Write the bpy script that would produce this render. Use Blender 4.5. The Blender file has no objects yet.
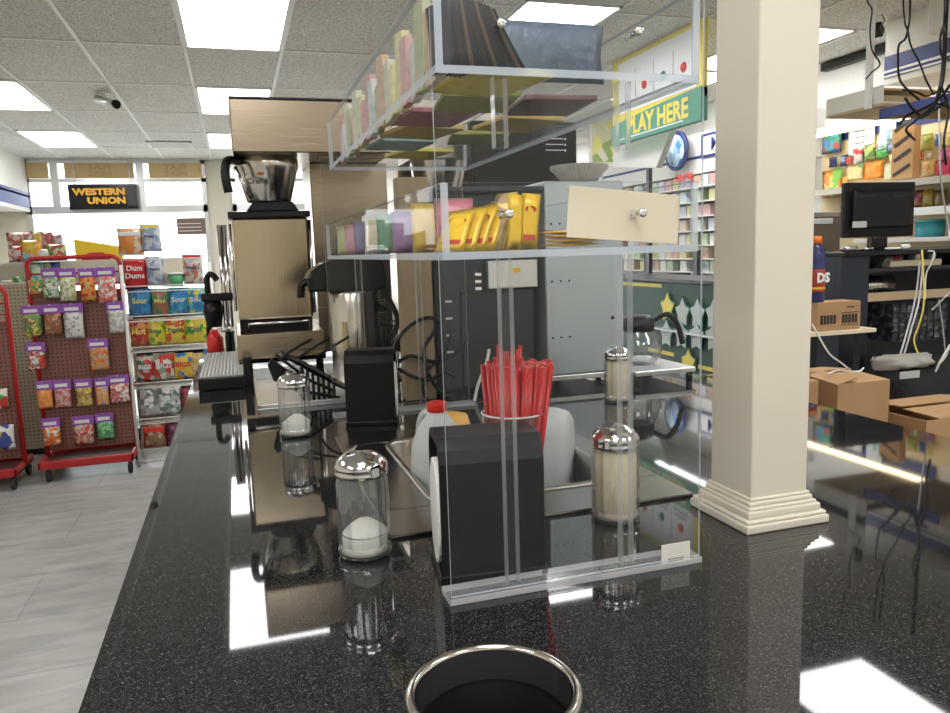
import bpy, bmesh, math, random
from mathutils import Vector, Matrix
random.seed(7)
PI = math.pi
S = bpy.context.scene
COL = S.collection

# ------------------------------------------------------------------ camera, world, exposure
FPX, CX, CY, EYE = 756.0, 475.0, 356.5, 1.35
_d = Vector((235 - CX, -(258 - CY), -FPX)).normalized()          # the room's depth axis seen by the camera
_u = Vector((-(650 - CX), (5750 - CY), FPX)).normalized()        # the room's vertical
_u = (_u - _d * _u.dot(_d)).normalized()
_x = _d.cross(_u)
MC = Matrix(((_x.x, _x.y, _x.z), (_d.x, _d.y, _d.z), (_u.x, _u.y, _u.z)))  # camera -> world
cam = bpy.data.cameras.new('camera'); co = bpy.data.objects.new('camera', cam); COL.objects.link(co)
cam.sensor_width = 36; cam.lens = 36 * FPX / 950; cam.clip_start = .02; cam.clip_end = 200
co.matrix_world = Matrix.Translation((0, 0, EYE)) @ MC.to_4x4()
S.camera = co
S.view_settings.view_transform = 'Standard'; S.view_settings.look = 'None'
S.view_settings.gamma = 1; S.view_settings.use_curve_mapping = False
S.view_settings.exposure = 1.0
W = bpy.data.worlds.new('world'); S.world = W; W.use_nodes = True
W.node_tree.nodes['Background'].inputs[0].default_value = (.93, .97, 1, 1)
W.node_tree.nodes['Background'].inputs[1].default_value = 2.6
LAMP = 5.2                                                      # brightness of the ceiling diffusers
cy = S.cycles
cy.max_bounces = 14; cy.diffuse_bounces = 4; cy.glossy_bounces = 6; cy.transmission_bounces = 8; cy.transparent_max_bounces = 40
cy.sample_clamp_indirect = 6; cy.caustics_reflective = False; cy.caustics_refractive = False
cy.use_denoising = True

def ray(px, py): return MC @ Vector((px - CX, -(py - CY), -FPX))
def at(px, py, X=None, Y=None, z=None):
    r = ray(px, py)
    t = X / r.x if X is not None else Y / r.y if Y is not None else (z - EYE) / r.z
    return Vector((r.x * t, r.y * t, EYE + r.z * t))

# ------------------------------------------------------------------ materials
def new_mat(name):
    m = bpy.data.materials.new(name); m.use_nodes = True
    return m, m.node_tree, m.node_tree.nodes['Principled BSDF']
def lk(nt, a, b): nt.links.new(a, b)
def mat(name, col, rough=.5, metal=0, var=.06, scale=40, bump=0, coat=0, spec=.5, coords='Object', emit=None):
    m, nt, b = new_mat(name)
    N = nt.nodes
    tc = N.new('ShaderNodeTexCoord'); nz = N.new('ShaderNodeTexNoise'); nz.inputs['Scale'].default_value = scale
    nz.inputs['Detail'].default_value = 4
    lk(nt, tc.outputs[coords], nz.inputs['Vector'])
    mr = N.new('ShaderNodeMapRange'); mr.inputs[3].default_value = 1 - var; mr.inputs[4].default_value = 1 + var
    lk(nt, nz.outputs['Fac'], mr.inputs[0])
    mx = N.new('ShaderNodeVectorMath'); mx.operation = 'SCALE'; mx.inputs[0].default_value = col[:3]
    lk(nt, mr.outputs[0], mx.inputs['Scale']); lk(nt, mx.outputs[0], b.inputs['Base Color'])
    b.inputs['Roughness'].default_value = rough; b.inputs['Metallic'].default_value = metal
    b.inputs['Specular IOR Level'].default_value = spec; b.inputs['Coat Weight'].default_value = coat
    if bump:
        bp = N.new('ShaderNodeBump'); bp.inputs['Strength'].default_value = bump; bp.inputs['Distance'].default_value = .01
        lk(nt, nz.outputs['Fac'], bp.inputs['Height']); lk(nt, bp.outputs[0], b.inputs['Normal'])
    if emit:
        b.inputs['Emission Color'].default_value = (*emit[0], 1); b.inputs['Emission Strength'].default_value = emit[1]
    return m
def brushed(name, col, rough=.28, axis=0, metal=1.0, stretch=60):
    m, nt, b = new_mat(name); N = nt.nodes
    tc = N.new('ShaderNodeTexCoord'); mp = N.new('ShaderNodeMapping'); s = [stretch] * 3; s[axis] = 1.5
    mp.inputs['Scale'].default_value = s
    nz = N.new('ShaderNodeTexNoise'); nz.inputs['Scale'].default_value = 3; nz.inputs['Detail'].default_value = 6
    lk(nt, tc.outputs['Object'], mp.inputs[0]); lk(nt, mp.outputs[0], nz.inputs['Vector'])
    mr = N.new('ShaderNodeMapRange'); mr.inputs[3].default_value = rough * .7; mr.inputs[4].default_value = rough * 1.4
    lk(nt, nz.outputs['Fac'], mr.inputs[0]); lk(nt, mr.outputs[0], b.inputs['Roughness'])
    b.inputs['Base Color'].default_value = (*col, 1); b.inputs['Metallic'].default_value = metal
    bp = N.new('ShaderNodeBump'); bp.inputs['Strength'].default_value = .05; bp.inputs['Distance'].default_value = .002
    lk(nt, nz.outputs['Fac'], bp.inputs['Height']); lk(nt, bp.outputs[0], b.inputs['Normal'])
    return m
def clear(name, tint=(.95, .97, .98), gloss=.5, rough=.01, ior=1.45, haze=0, hazecol=(.8, .85, .9), edge=None):
    """thin clear sheet: see-through with a Fresnel reflection and optional pale diffuse haze"""
    m = bpy.data.materials.new(name); m.use_nodes = True; nt = m.node_tree; N = nt.nodes
    N.remove(N['Principled BSDF']); out = N['Material Output']
    tr = N.new('ShaderNodeBsdfTransparent'); tr.inputs[0].default_value = (*tint, 1)
    if edge:
        lw = N.new('ShaderNodeLayerWeight'); lw.inputs[0].default_value = .35
        rp = N.new('ShaderNodeMix'); rp.data_type = 'RGBA'; rp.inputs[6].default_value = (*tint, 1); rp.inputs[7].default_value = (*edge, 1)
        lk(nt, lw.outputs['Facing'], rp.inputs[0]); lk(nt, rp.outputs[2], tr.inputs[0])
    gl = N.new('ShaderNodeBsdfGlossy'); gl.inputs['Roughness'].default_value = rough
    fr = N.new('ShaderNodeFresnel'); fr.inputs['IOR'].default_value = ior
    mu = N.new('ShaderNodeMath'); mu.operation = 'MULTIPLY'; mu.inputs[1].default_value = gloss
    gm = N.new('ShaderNodeNewGeometry'); fb = N.new('ShaderNodeMath'); fb.operation = 'SUBTRACT'; fb.inputs[0].default_value = 1
    lk(nt, gm.outputs['Backfacing'], fb.inputs[1]); ff = N.new('ShaderNodeMath'); ff.operation = 'MULTIPLY'
    lk(nt, fr.outputs[0], ff.inputs[0]); lk(nt, fb.outputs[0], ff.inputs[1]); lk(nt, ff.outputs[0], mu.inputs[0])
    mx = N.new('ShaderNodeMixShader'); lk(nt, mu.outputs[0], mx.inputs[0]); lk(nt, tr.outputs[0], mx.inputs[1]); lk(nt, gl.outputs[0], mx.inputs[2])
    last = mx
    if haze:
        df = N.new('ShaderNodeBsdfDiffuse'); df.inputs[0].default_value = (*hazecol, 1)
        m2 = N.new('ShaderNodeMixShader'); m2.inputs[0].default_value = haze
        lk(nt, mx.outputs[0], m2.inputs[1]); lk(nt, df.outputs[0], m2.inputs[2]); last = m2
    lk(nt, last.outputs[0], out.inputs['Surface'])
    return m
def blotch(name, cols, scale=25, rough=.35, clearbag=0, seed=0, coat=.3):
    """printed film or sweets: patches of several colours"""
    m, nt, b = new_mat(name); N = nt.nodes
    tc = N.new('ShaderNodeTexCoord'); mp = N.new('ShaderNodeMapping'); mp.inputs['Location'].default_value = (seed * 3.1, seed * 1.7, seed)
    vo = N.new('ShaderNodeTexVoronoi'); vo.inputs['Scale'].default_value = scale
    lk(nt, tc.outputs['Object'], mp.inputs[0]); lk(nt, mp.outputs[0], vo.inputs['Vector'])
    sx = N.new('ShaderNodeSeparateColor'); lk(nt, vo.outputs['Color'], sx.inputs[0])
    cr = N.new('ShaderNodeValToRGB'); cr.color_ramp.interpolation = 'CONSTANT'
    e = cr.color_ramp.elements
    for i, c in enumerate(cols):
        el = e[i] if i < 2 else e.new(i / len(cols))
        el.position = i / len(cols); el.color = (*c, 1)
    lk(nt, sx.outputs[0], cr.inputs[0]); lk(nt, cr.outputs[0], b.inputs['Base Color'])
    b.inputs['Roughness'].default_value = rough; b.inputs['Coat Weight'].default_value = coat
    bp = N.new('ShaderNodeBump'); bp.inputs['Strength'].default_value = .35; bp.inputs['Distance'].default_value = .01
    lk(nt, vo.outputs['Distance'], bp.inputs['Height']); lk(nt, bp.outputs[0], b.inputs['Normal'])
    return m

def granite():
    m, nt, b = new_mat('black_granite'); N = nt.nodes
    tc = N.new('ShaderNodeTexCoord')
    def flecks(scale, cut):
        v = N.new('ShaderNodeTexVoronoi'); v.inputs['Scale'].default_value = scale
        lk(nt, tc.outputs['Object'], v.inputs['Vector'])
        sc_ = N.new('ShaderNodeSeparateColor'); lk(nt, v.outputs['Color'], sc_.inputs[0])
        r = N.new('ShaderNodeMapRange'); r.inputs[1].default_value = cut; r.inputs[2].default_value = 1.0
        lk(nt, sc_.outputs[0], r.inputs[0]); return r
    a = flecks(1000, .74); c = flecks(560, .93)
    ad = N.new('ShaderNodeMath'); ad.operation = 'MAXIMUM'; lk(nt, a.outputs[0], ad.inputs[0]); lk(nt, c.outputs[0], ad.inputs[1])
    mx = N.new('ShaderNodeMix'); mx.data_type = 'RGBA'; lk(nt, ad.outputs[0], mx.inputs[0])
    mx.inputs[6].default_value = (.0065, .007, .008, 1); mx.inputs[7].default_value = (.080, .080, .084, 1)
    lk(nt, mx.outputs[2], b.inputs['Base Color'])
    b.inputs['Roughness'].default_value = .035; b.inputs['Specular IOR Level'].default_value = .62
    return m
def ceiling_mat():
    m, nt, b = new_mat('acoustic_tile'); N = nt.nodes
    tc = N.new('ShaderNodeTexCoord')
    n1 = N.new('ShaderNodeTexNoise'); n1.inputs['Scale'].default_value = 75; n1.inputs['Detail'].default_value = 5; n1.inputs['Roughness'].default_value = .8
    n2 = N.new('ShaderNodeTexNoise'); n2.inputs['Scale'].default_value = .9; n2.inputs['Detail'].default_value = 3
    lk(nt, tc.outputs['Object'], n1.inputs['Vector']); lk(nt, tc.outputs['Object'], n2.inputs['Vector'])
    cr = N.new('ShaderNodeValToRGB'); cr.color_ramp.elements[0].position = .40; cr.color_ramp.elements[1].position = .56
    cr.color_ramp.elements[0].color = (.42, .40, .37, 1); cr.color_ramp.elements[1].color = (.86, .84, .80, 1)
    lk(nt, n1.outputs['Fac'], cr.inputs[0])
    mr = N.new('ShaderNodeMapRange'); mr.inputs[3].default_value = .85; mr.inputs[4].default_value = 1.12; lk(nt, n2.outputs['Fac'], mr.inputs[0])
    mx = N.new('ShaderNodeVectorMath'); mx.operation = 'SCALE'; lk(nt, cr.outputs[0], mx.inputs[0]); lk(nt, mr.outputs[0], mx.inputs['Scale'])
    lk(nt, mx.outputs[0], b.inputs['Base Color']); b.inputs['Roughness'].default_value = .95
    bp = N.new('ShaderNodeBump'); bp.inputs['Strength'].default_value = .5; bp.inputs['Distance'].default_value = .01
    lk(nt, n1.outputs['Fac'], bp.inputs['Height']); lk(nt, bp.outputs[0], b.inputs['Normal'])
    return m
def floor_mat():
    m, nt, b = new_mat('floor_tile'); N = nt.nodes
    tc = N.new('ShaderNodeTexCoord'); br = N.new('ShaderNodeTexBrick'); br.offset = .5
    br.inputs['Color1'].default_value = (.41, .415, .40, 1); br.inputs['Color2'].default_value = (.46, .465, .45, 1)
    br.inputs['Mortar'].default_value = (.34, .34, .33, 1)
    for k, v in (('Scale', 1), ('Mortar Size', .004), ('Brick Width', .9), ('Row Height', .45)): br.inputs[k].default_value = v
    lk(nt, tc.outputs['Object'], br.inputs['Vector'])
    nz = N.new('ShaderNodeTexNoise'); nz.inputs['Scale'].default_value = 4; nz.inputs['Detail'].default_value = 8; nz.inputs['Distortion'].default_value = .8
    mp = N.new('ShaderNodeMapping'); mp.inputs['Scale'].default_value = (1, 3.5, 1)
    lk(nt, tc.outputs['Object'], mp.inputs[0]); lk(nt, mp.outputs[0], nz.inputs['Vector'])
    mr = N.new('ShaderNodeMapRange'); mr.inputs[1].default_value = .3; mr.inputs[2].default_value = .7; mr.inputs[3].default_value = .78; mr.inputs[4].default_value = 1.14
    lk(nt, nz.outputs['Fac'], mr.inputs[0])
    mx = N.new('ShaderNodeVectorMath'); mx.operation = 'SCALE'; lk(nt, br.outputs['Color'], mx.inputs[0]); lk(nt, mr.outputs[0], mx.inputs['Scale'])
    lk(nt, mx.outputs[0], b.inputs['Base Color']); b.inputs['Roughness'].default_value = .35
    return m
def pegboard_mat(name, col):
    m, nt, b = new_mat(name); N = nt.nodes
    tc = N.new('ShaderNodeTexCoord'); sp = N.new('ShaderNodeSeparateXYZ'); lk(nt, tc.outputs['Object'], sp.inputs[0])
    def wave(o):
        a = N.new('ShaderNodeMath'); a.operation = 'MULTIPLY'; a.inputs[1].default_value = 2 * PI / .0254; lk(nt, o, a.inputs[0])
        c = N.new('ShaderNodeMath'); c.operation = 'COSINE'; lk(nt, a.outputs[0], c.inputs[0]); return c
    h = N.new('ShaderNodeMath'); h.operation = 'ADD'
    s = N.new('ShaderNodeMath'); s.operation = 'ADD'; lk(nt, sp.outputs['X'], s.inputs[0]); lk(nt, sp.outputs['Y'], s.inputs[1])
    lk(nt, wave(s.outputs[0]).outputs[0], h.inputs[0]); lk(nt, wave(sp.outputs['Z']).outputs[0], h.inputs[1])
    g = N.new('ShaderNodeMath'); g.operation = 'GREATER_THAN'; g.inputs[1].default_value = 1.25; lk(nt, h.outputs[0], g.inputs[0])
    mx = N.new('ShaderNodeMix'); mx.data_type = 'RGBA'; lk(nt, g.outputs[0], mx.inputs[0])
    mx.inputs[6].default_value = (*col, 1); mx.inputs[7].default_value = (*[c * .25 for c in col], 1)
    lk(nt, mx.outputs[2], b.inputs['Base Color']); b.inputs['Roughness'].default_value = .6
    return m

M = dict(
    granite=granite(), ceil=ceiling_mat(), floor=floor_mat(),
    grid=mat('ceiling_grid_white', (.78, .77, .74), .5), wall=mat('cream_wall_paint', (.70, .66, .56), .8, bump=.05),
    white=mat('white_paint', (.80, .80, .78), .55), soffit=mat('soffit_white', (.74, .73, .69), .7),
    blue=mat('blue_band', (.016, .038, .19), .5), cream=mat('cream_post_paint', (.72, .67, .57), .42, var=.02, scale=8, coat=.15),
    black=mat('black_plastic', (.006, .006, .007), .38, spec=.35), blackm=mat('black_matte_plastic', (.007, .007, .008), .5, bump=.05, scale=300, spec=.3),
    blackg=mat('black_gloss', (.005, .005, .006), .15, spec=.4), rubber=mat('black_rubber', (.02, .02, .02), .7),
    darkgrey=mat('dark_grey_metal', (.030, .033, .040), .3, spec=.45), navy=mat('navy_black_side', (.012, .02, .035), .5),
    chrome=mat('chrome', (.82, .82, .84), .08, 1, var=.02), chromed=mat('chrome_ring', (.7, .66, .62), .14, 1, var=.02),
    steel=brushed('brushed_steel', (.62, .60, .56), .28, 2), steelb=brushed('brown_reflection_steel', (.40, .33, .25), .24, 0),  # warm steel: brown reflections put into its base colour
    steels=brushed('airpot_steel', (.72, .68, .63), .2, 0), sinks=brushed('sink_steel', (.5, .49, .47), .3, 1),
    oven=brushed('grey_oven_side', (.46, .52, .55), .38, 2, metal=.75), alum=mat('aluminium', (.68, .69, .70), .3, .9),
    acr=clear('clear_acrylic', (.985, .989, .992), .28, .005, 1.49, haze=.008), acre=clear('acrylic_cut_edge', (.88, .90, .93), .5, .2, 1.49, haze=.60, hazecol=(.66, .72, .80)),
    acrb=clear('acrylic_bar', (.95, .955, .96), 1.0, .03, 1.6, haze=.13, hazecol=(.85, .86, .88)), acrs2=clear('acrylic_foot_edge', (.93, .94, .95), .9, .1, 1.5, haze=.55, hazecol=(.74, .75, .77)), acrs=clear('acrylic_bar_side', (.93, .94, .95), .9, .08, 1.5, haze=.30, hazecol=(.82, .83, .86)), acrf=clear('acrylic_foot', (.92, .93, .94), .9, .08, 1.5, haze=.16, hazecol=(.78, .79, .80)),
    glass=clear('jar_glass', (.975, .982, .98), 3.2, .03, 1.6, haze=.06, edge=(.30, .34, .34)), pane=clear('window_pane', (.97, .98, .98), .4, 0, 1.45),
    cup=clear('clear_plastic_cup', (.97, .975, .975), 1.6, .04, 1.5, haze=.05, edge=(.6, .63, .63)), film=clear('clear_bag_film', (.93, .93, .94), .9, .12, 1.5, haze=.10),
    sugar=mat('white_sugar', (.86, .84, .79), .9, bump=.3, scale=900, var=.05), creamer=mat('creamer_powder', (.68, .56, .38), .9, bump=.2, scale=600, var=.05),
    napkin=mat('white_napkin', (.85, .85, .83), .9), milk=mat('translucent_white_plastic', (.60, .63, .64), .35),
    redcap=mat('red_plastic', (.75, .03, .02), .35), straw=mat('red_straw', (.58, .010, .008), .35, coat=.15, var=.2, scale=60),
    yellowp=mat('yellow_plastic', (.80, .45, .08), .4), rackred=mat('rack_red', (.50, .02, .025), .35),
    peg=pegboard_mat('maroon_pegboard', (.25, .105, .085)), pegb=pegboard_mat('beige_pegboard', (.42, .37, .27)),
    purple=mat('purple_header', (.33, .10, .50), .5), whitep=mat('white_paper', (.85, .85, .87), .7),
    card=mat('cream_card', (.84, .73, .54), .75, var=.02, scale=8), cardboard=mat('cardboard', (.46, .28, .14), .85, scale=20),
    cardboardd=mat('inner_cardboard', (.30, .17, .08), .9), tan=mat('tan_board', (.55, .42, .26), .7),
    ink=mat('dark_ink', (.02, .02, .02), .6), yel=mat('yellow_ink', (.85, .55, .03), .5), yelg=mat('sign_yellow', (.86, .72, .13), .5),
    green=mat('sign_green', (.03, .22, .15), .45), teal=mat('board_green', (.025, .075, .06), .5),
    diff=None,
)
m, nt, b = new_mat('lamp_diffuser'); b.inputs['Base Color'].default_value = (.9, .9, .9, 1)
b.inputs['Emission Color'].default_value = (1, .985, .96, 1); b.inputs['Emission Strength'].default_value = LAMP; M['diff'] = m

# ------------------------------------------------------------------ mesh helpers
def BM(): return bmesh.new()
def box(bm, x0, x1, y0, y1, z0, z1, mi=0, T=None):
    vs = [bm.verts.new(T @ Vector(p) if T else p) for p in ((x0, y0, z0), (x1, y0, z0), (x1, y1, z0), (x0, y1, z0), (x0, y0, z1), (x1, y0, z1), (x1, y1, z1), (x0, y1, z1))]
    for f in ((3, 2, 1, 0), (4, 5, 6, 7), (0, 1, 5, 4), (1, 2, 6, 5), (2, 3, 7, 6), (3, 0, 4, 7)):
        bm.faces.new([vs[i] for i in f]).material_index = mi
    return bm
def sheet(bm, x0, x1, y0, y1, z0, z1):
    """acrylic sheet: large faces index 0, cut edges index 1"""
    n = len(bm.faces); box(bm, x0, x1, y0, y1, z0, z1); bm.faces.ensure_lookup_table()
    fs = [bm.faces[i] for i in range(n, len(bm.faces))]; big = max(f.calc_area() for f in fs)
    for f in fs: f.material_index = 0 if f.calc_area() > big * .6 else 1
    return bm
def lathe(bm, prof, seg=32, c=(0, 0, 0), mi=0, flute=0, close=False, T=None):
    rings = []
    for r, z in prof:
        ring = []
        for i in range(seg):
            a = 2 * PI * i / seg; rr = r * (1 + (flute * (1 - abs(math.cos(a * 6)))) if flute else 1)
            p = Vector((c[0] + rr * math.cos(a), c[1] + rr * math.sin(a), c[2] + z))
            ring.append(bm.verts.new(T @ p if T else p))
        rings.append(ring)
    for a, b_ in zip(rings, rings[1:]):
        for i in range(seg):
            f = bm.faces.new((a[i], a[(i + 1) % seg], b_[(i + 1) % seg], b_[i])); f.smooth = True; f.material_index = mi
    if close:
        bm.faces.new(rings[0][::-1]).material_index = mi; bm.faces.new(rings[-1]).material_index = mi
    return bm
def tube(bm, pts, r, seg=8, mi=0, cap=True):
    pts = [Vector(p) for p in pts]; rings = []; n = len(pts); up = None
    for i, p in enumerate(pts):
        t = (pts[min(i + 1, n - 1)] - pts[max(i - 1, 0)]).normalized()
        if up is None: up = t.orthogonal().normalized()
        u = (up - t * up.dot(t)).normalized(); up = u; v = t.cross(u)
        rr = r[i] if isinstance(r, (list, tuple)) else r
        rings.append([bm.verts.new(p + (u * math.cos(2 * PI * k / seg) + v * math.sin(2 * PI * k / seg)) * rr) for k in range(seg)])
    for a, b_ in zip(rings, rings[1:]):
        for k in range(seg):
            f = bm.faces.new((a[k], a[(k + 1) % seg], b_[(k + 1) % seg], b_[k])); f.smooth = True; f.material_index = mi
    if cap: bm.faces.new(rings[0][::-1]); bm.faces.new(rings[-1])
    return bm
def smooth_path(pts, n=6):
    P = [Vector(p) for p in pts]; out = []
    for i in range(len(P) - 1):
        p0, p1, p2, p3 = P[max(i - 1, 0)], P[i], P[i + 1], P[min(i + 2, len(P) - 1)]
        for k in range(n):
            t = k / n
            out.append(.5 * ((2 * p1) + (p2 - p0) * t + (2 * p0 - 5 * p1 + 4 * p2 - p3) * t * t + (3 * p1 - p0 - 3 * p2 + p3) * t ** 3))
    out.append(P[-1]); return out
def prism(bm, poly, axis, a, b_, mi=0):
    """extrude a 2-D outline along x, y or z between a and b_"""
    def P(q, t): return (t, q[0], q[1]) if axis == 'x' else (q[0], t, q[1]) if axis == 'y' else (q[0], q[1], t)
    A = [bm.verts.new(P(q, a)) for q in poly]; B = [bm.verts.new(P(q, b_)) for q in poly]; n = len(poly)
    bm.faces.new(A[::-1]).material_index = mi; bm.faces.new(B).material_index = mi
    for i in range(n): bm.faces.new((A[i], A[(i + 1) % n], B[(i + 1) % n], B[i])).material_index = mi
    return bm
def pillow(bm, w, h, d, mi=0, nx=9, nz=9, rnd=None, sag=.12, front_only=False):
    """a filled pouch, base at z=0, facing -y, with flat crimped ends"""
    rnd = rnd or random
    g = {}
    for s in (-1, 1):
        for i in range(nx + 1):
            for k in range(nz + 1):
                u, v = i / nx, k / nz
                edge = i in (0, nx) or k in (0, nz)
                t = (max(0, math.sin(PI * u)) ** .55) * (max(0, math.sin(PI * min(1, v ** 1.15))) ** .5) * d / 2
                if v > .93 or v < .05: t *= .15
                x = (u - .5) * w * (1 - .05 * math.sin(PI * v)) ; z = v * h
                y = s * t + (0 if edge else s * rnd.uniform(-.08, .08) * d)
                if edge and s == 1: g[s, i, k] = g[-1, i, k]; continue
                g[s, i, k] = bm.verts.new((x + (rnd.uniform(-.01, .01) * w if edge else 0), y, z))
    for s in (-1, 1):
        for i in range(nx):
            for k in range(nz):
                q = [g[s, i, k], g[s, i + 1, k], g[s, i + 1, k + 1], g[s, i, k + 1]]
                if s == 1: q.reverse()
                if len(set(q)) == 4:
                    try: f = bm.faces.new(q); f.smooth = True; f.material_index = mi
                    except ValueError: pass
    return bm
def mesh_of(name, bm, mats, bevel=0):
    bmesh.ops.recalc_face_normals(bm, faces=bm.faces[:])
    me = bpy.data.meshes.new(name); bm.to_mesh(me); bm.free()
    for q in (mats if isinstance(mats, (list, tuple)) else [mats]): me.materials.append(M[q] if isinstance(q, str) else q)
    return me
def link(name, me, parent=None, loc=None, bevel=0, rot=None):
    o = bpy.data.objects.new(name, me); COL.objects.link(o)
    if parent: o.parent = parent
    if loc is not None: o.location = loc
    if rot: o.rotation_euler = rot
    if bevel:
        q = o.modifiers.new('edge', 'BEVEL'); q.width = bevel; q.segments = 2; q.limit_method = 'ANGLE'
    return o
def tag(o, label, cat, group=None, kind=None):
    if label: o['label'] = label
    if cat: o['category'] = cat
    if group: o['group'] = group
    if kind: o['kind'] = kind
    return o
def thing(name, label, cat, loc=(0, 0, 0), rz=0, group=None):
    o = bpy.data.objects.new(name, None); COL.objects.link(o); o.location = loc; o.rotation_euler = (0, 0, rz); o.empty_display_size = .05
    return tag(o, label, cat, group)
def part(name, bm, m_, parent, bevel=0, world=False, label=None, loc=None, rot=None):
    """a part; world=True when the mesh was laid out in room coordinates under an unrotated root"""
    if world:
        off = Vector(parent.location); q = parent.parent
        while q: off += Vector(q.location); q = q.parent
        bmesh.ops.translate(bm, vec=-off, verts=bm.verts[:])
    o = link(name, mesh_of(name, bm, m_), parent, loc, bevel, rot)
    if label: o['label'] = label
    return o
def one(name, bm, m_, label, cat, group=None, bevel=0, loc=None, kind=None, rot=None):
    """a thing that is one mesh; laid out around its own base when loc is given"""
    return tag(link(name, mesh_of(name, bm, m_), None, loc, bevel, rot), label, cat, group, kind)
def struct(name, bm, m_, bevel=0):
    o = link(name, mesh_of(name, bm, m_), None, None, bevel); o['kind'] = 'structure'; return o
def copy_tree(o, parent=None):
    c = o.copy(); COL.objects.link(c); c.parent = parent
    for ch in list(o.children): copy_tree(ch, c)
    return c
def lettering(txt, m_, parent, loc, size, rot=(PI / 2, 0, 0), name='lettering', bold=0, sx=1, align='CENTER', depth=.0008, shear=0):
    """writing as solid letters; local to the parent. Its front faces -y by default"""
    c = bpy.data.curves.new(name, 'FONT'); c.body = txt; c.size = size; c.extrude = depth; c.offset = bold; c.align_x = align; c.align_y = 'CENTER'; c.shear = shear
    c.resolution_u = 2
    t = bpy.data.objects.new('tmp', c); COL.objects.link(t)
    dg = bpy.context.evaluated_depsgraph_get()
    me = bpy.data.meshes.new_from_object(t.evaluated_get(dg)); bpy.data.objects.remove(t)
    me.materials.clear(); me.materials.append(M[m_] if isinstance(m_, str) else m_)
    o = link(name, me, parent, loc, 0, rot); o.scale = (sx, 1, 1)
    return o
FACE_X = (PI / 2, 0, -PI / 2)      # writing on a surface that faces -x

# ================================================================== THE ROOM
XL, XR, YF, YB, ZC = -3.2, 4.65, -2.6, 11.7, 2.75
struct('floor', box(BM(), XL - .1, XR + .1, YF - .1, YB + .1, -.1, 0), 'floor')
struct('ceiling', box(BM(), XL - .1, XR + .1, YF - .1, YB + .1, ZC, ZC + .1), 'ceil')
struct('wall_left', box(BM(), XL - .1, XL, YF, YB, 0, ZC), 'wall')
struct('wall_right', box(BM(), XR, XR + .1, YF, YB, 0, ZC), 'white')
struct('wall_front', box(BM(), XL, XR, YF - .1, YF, 0, ZC), 'wall')
# window wall: sill, piers, header, side pieces
bm = BM(); wx0, wx1 = -2.62, 1.5
box(bm, XL, wx0, YB, YB + .16, 0, ZC); box(bm, wx1, XR, YB, YB + .16, 0, ZC)
box(bm, wx0, wx1, YB, YB + .16, 0, .55)
box(bm, -.32, .02, YB, YB + .16, .55, ZC)
struct('wall_back', bm, 'wall')
SOF = -2.58
struct('trim_1', box(BM(), XL, SOF, 6.5, YB - .02, 2.05, ZC), 'soffit')
bm = BM(); box(bm, SOF, SOF + .006, 6.5, YB - .02, 2.30, 2.10); box(bm, SOF, SOF + .006, 6.5, YB - .02, 2.24, 2.265)
struct('trim_2', bm, 'blue')
# ceiling grid of T-bars
GX0, GY0, GW, GH = -.22, 5.56, .63, 1.22
bm = BM()
xs = [GX0 + GW * k for k in range(-5, 8) if XL < GX0 + GW * k < XR]
ys = [GY0 + GH * k for k in range(-7, 6) if YF < GY0 + GH * k < YB]
for x in xs: box(bm, x - .012, x + .012, YF, YB, ZC - .006, ZC)
for y in ys: box(bm, XL, XR, y - .012, y + .012, ZC - .006, ZC - .001)
struct('trim_3', bm, 'grid')
# windows: grey aluminium frames and panes; window_1 and window_2 either side of the cream pier
def window(n, x0, x1, posts):
    f = BM()
    for z0, z1 in ((.55, .62), (2.02, 2.12), (2.44, 2.49), (2.69, ZC)): box(f, x0, x1, YB - .03, YB + .07, z0, z1)
    for p in posts: box(f, p - .05, p + .05, YB - .035, YB + .075, 2.12, ZC)
    for p in (x0 + .03, x1 - .03): box(f, p - .03, p + .03, YB - .03, YB + .07, .55, ZC)
    fr = link('window_%d' % n, mesh_of('window_%d' % n, f, 'alum')); fr['kind'] = 'structure'
    g = link('pane', mesh_of('pane', box(BM(), x0, x1, YB + .02, YB + .026, .6, 2.7), 'pane'), fr)
window(1, wx0, -.32, [-2.25, -1.18]); window(2, .02, wx1, [.75])
struct('trim_4', box(BM(), -14, 14, YB + .3, 40, -.12, -.02), mat('pale_concrete', (.75, .74, .72), .9))
# paper banners on the header panes, their writing facing the street
PB = mat('tan_paper_banner', (.62, .47, .24), .9, var=.1, scale=6)
for i, (a, b_, w) in enumerate(((-2.6, -2.31, 'first'), (-2.12, -1.25, 'middle'), (-1.06, -.36, 'last'))):
    t = thing('window_banner', ['narrow tan paper banner at the soffit end of the top window row', 'tan paper banner above the black and yellow wire transfer sign', 'tan paper banner between the sign and the cream pier'][i], 'banner', (a, YB - .04, 2.49), 0, 'paper banners along the top of the shop window')
    part('paper', box(BM(), 0, b_ - a, -.004, 0, 0, .21), PB, t)
    if i:
        for s, z in (('PLAY', .15), ('HERE', .06)):
            o = lettering(s, mat('banner_faded_ink', (.50, .37, .18), .9), t, ((b_ - a) / 2, -.006, z), .1, bold=.002)
            o.scale = (-1.3, 1, 1)
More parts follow.
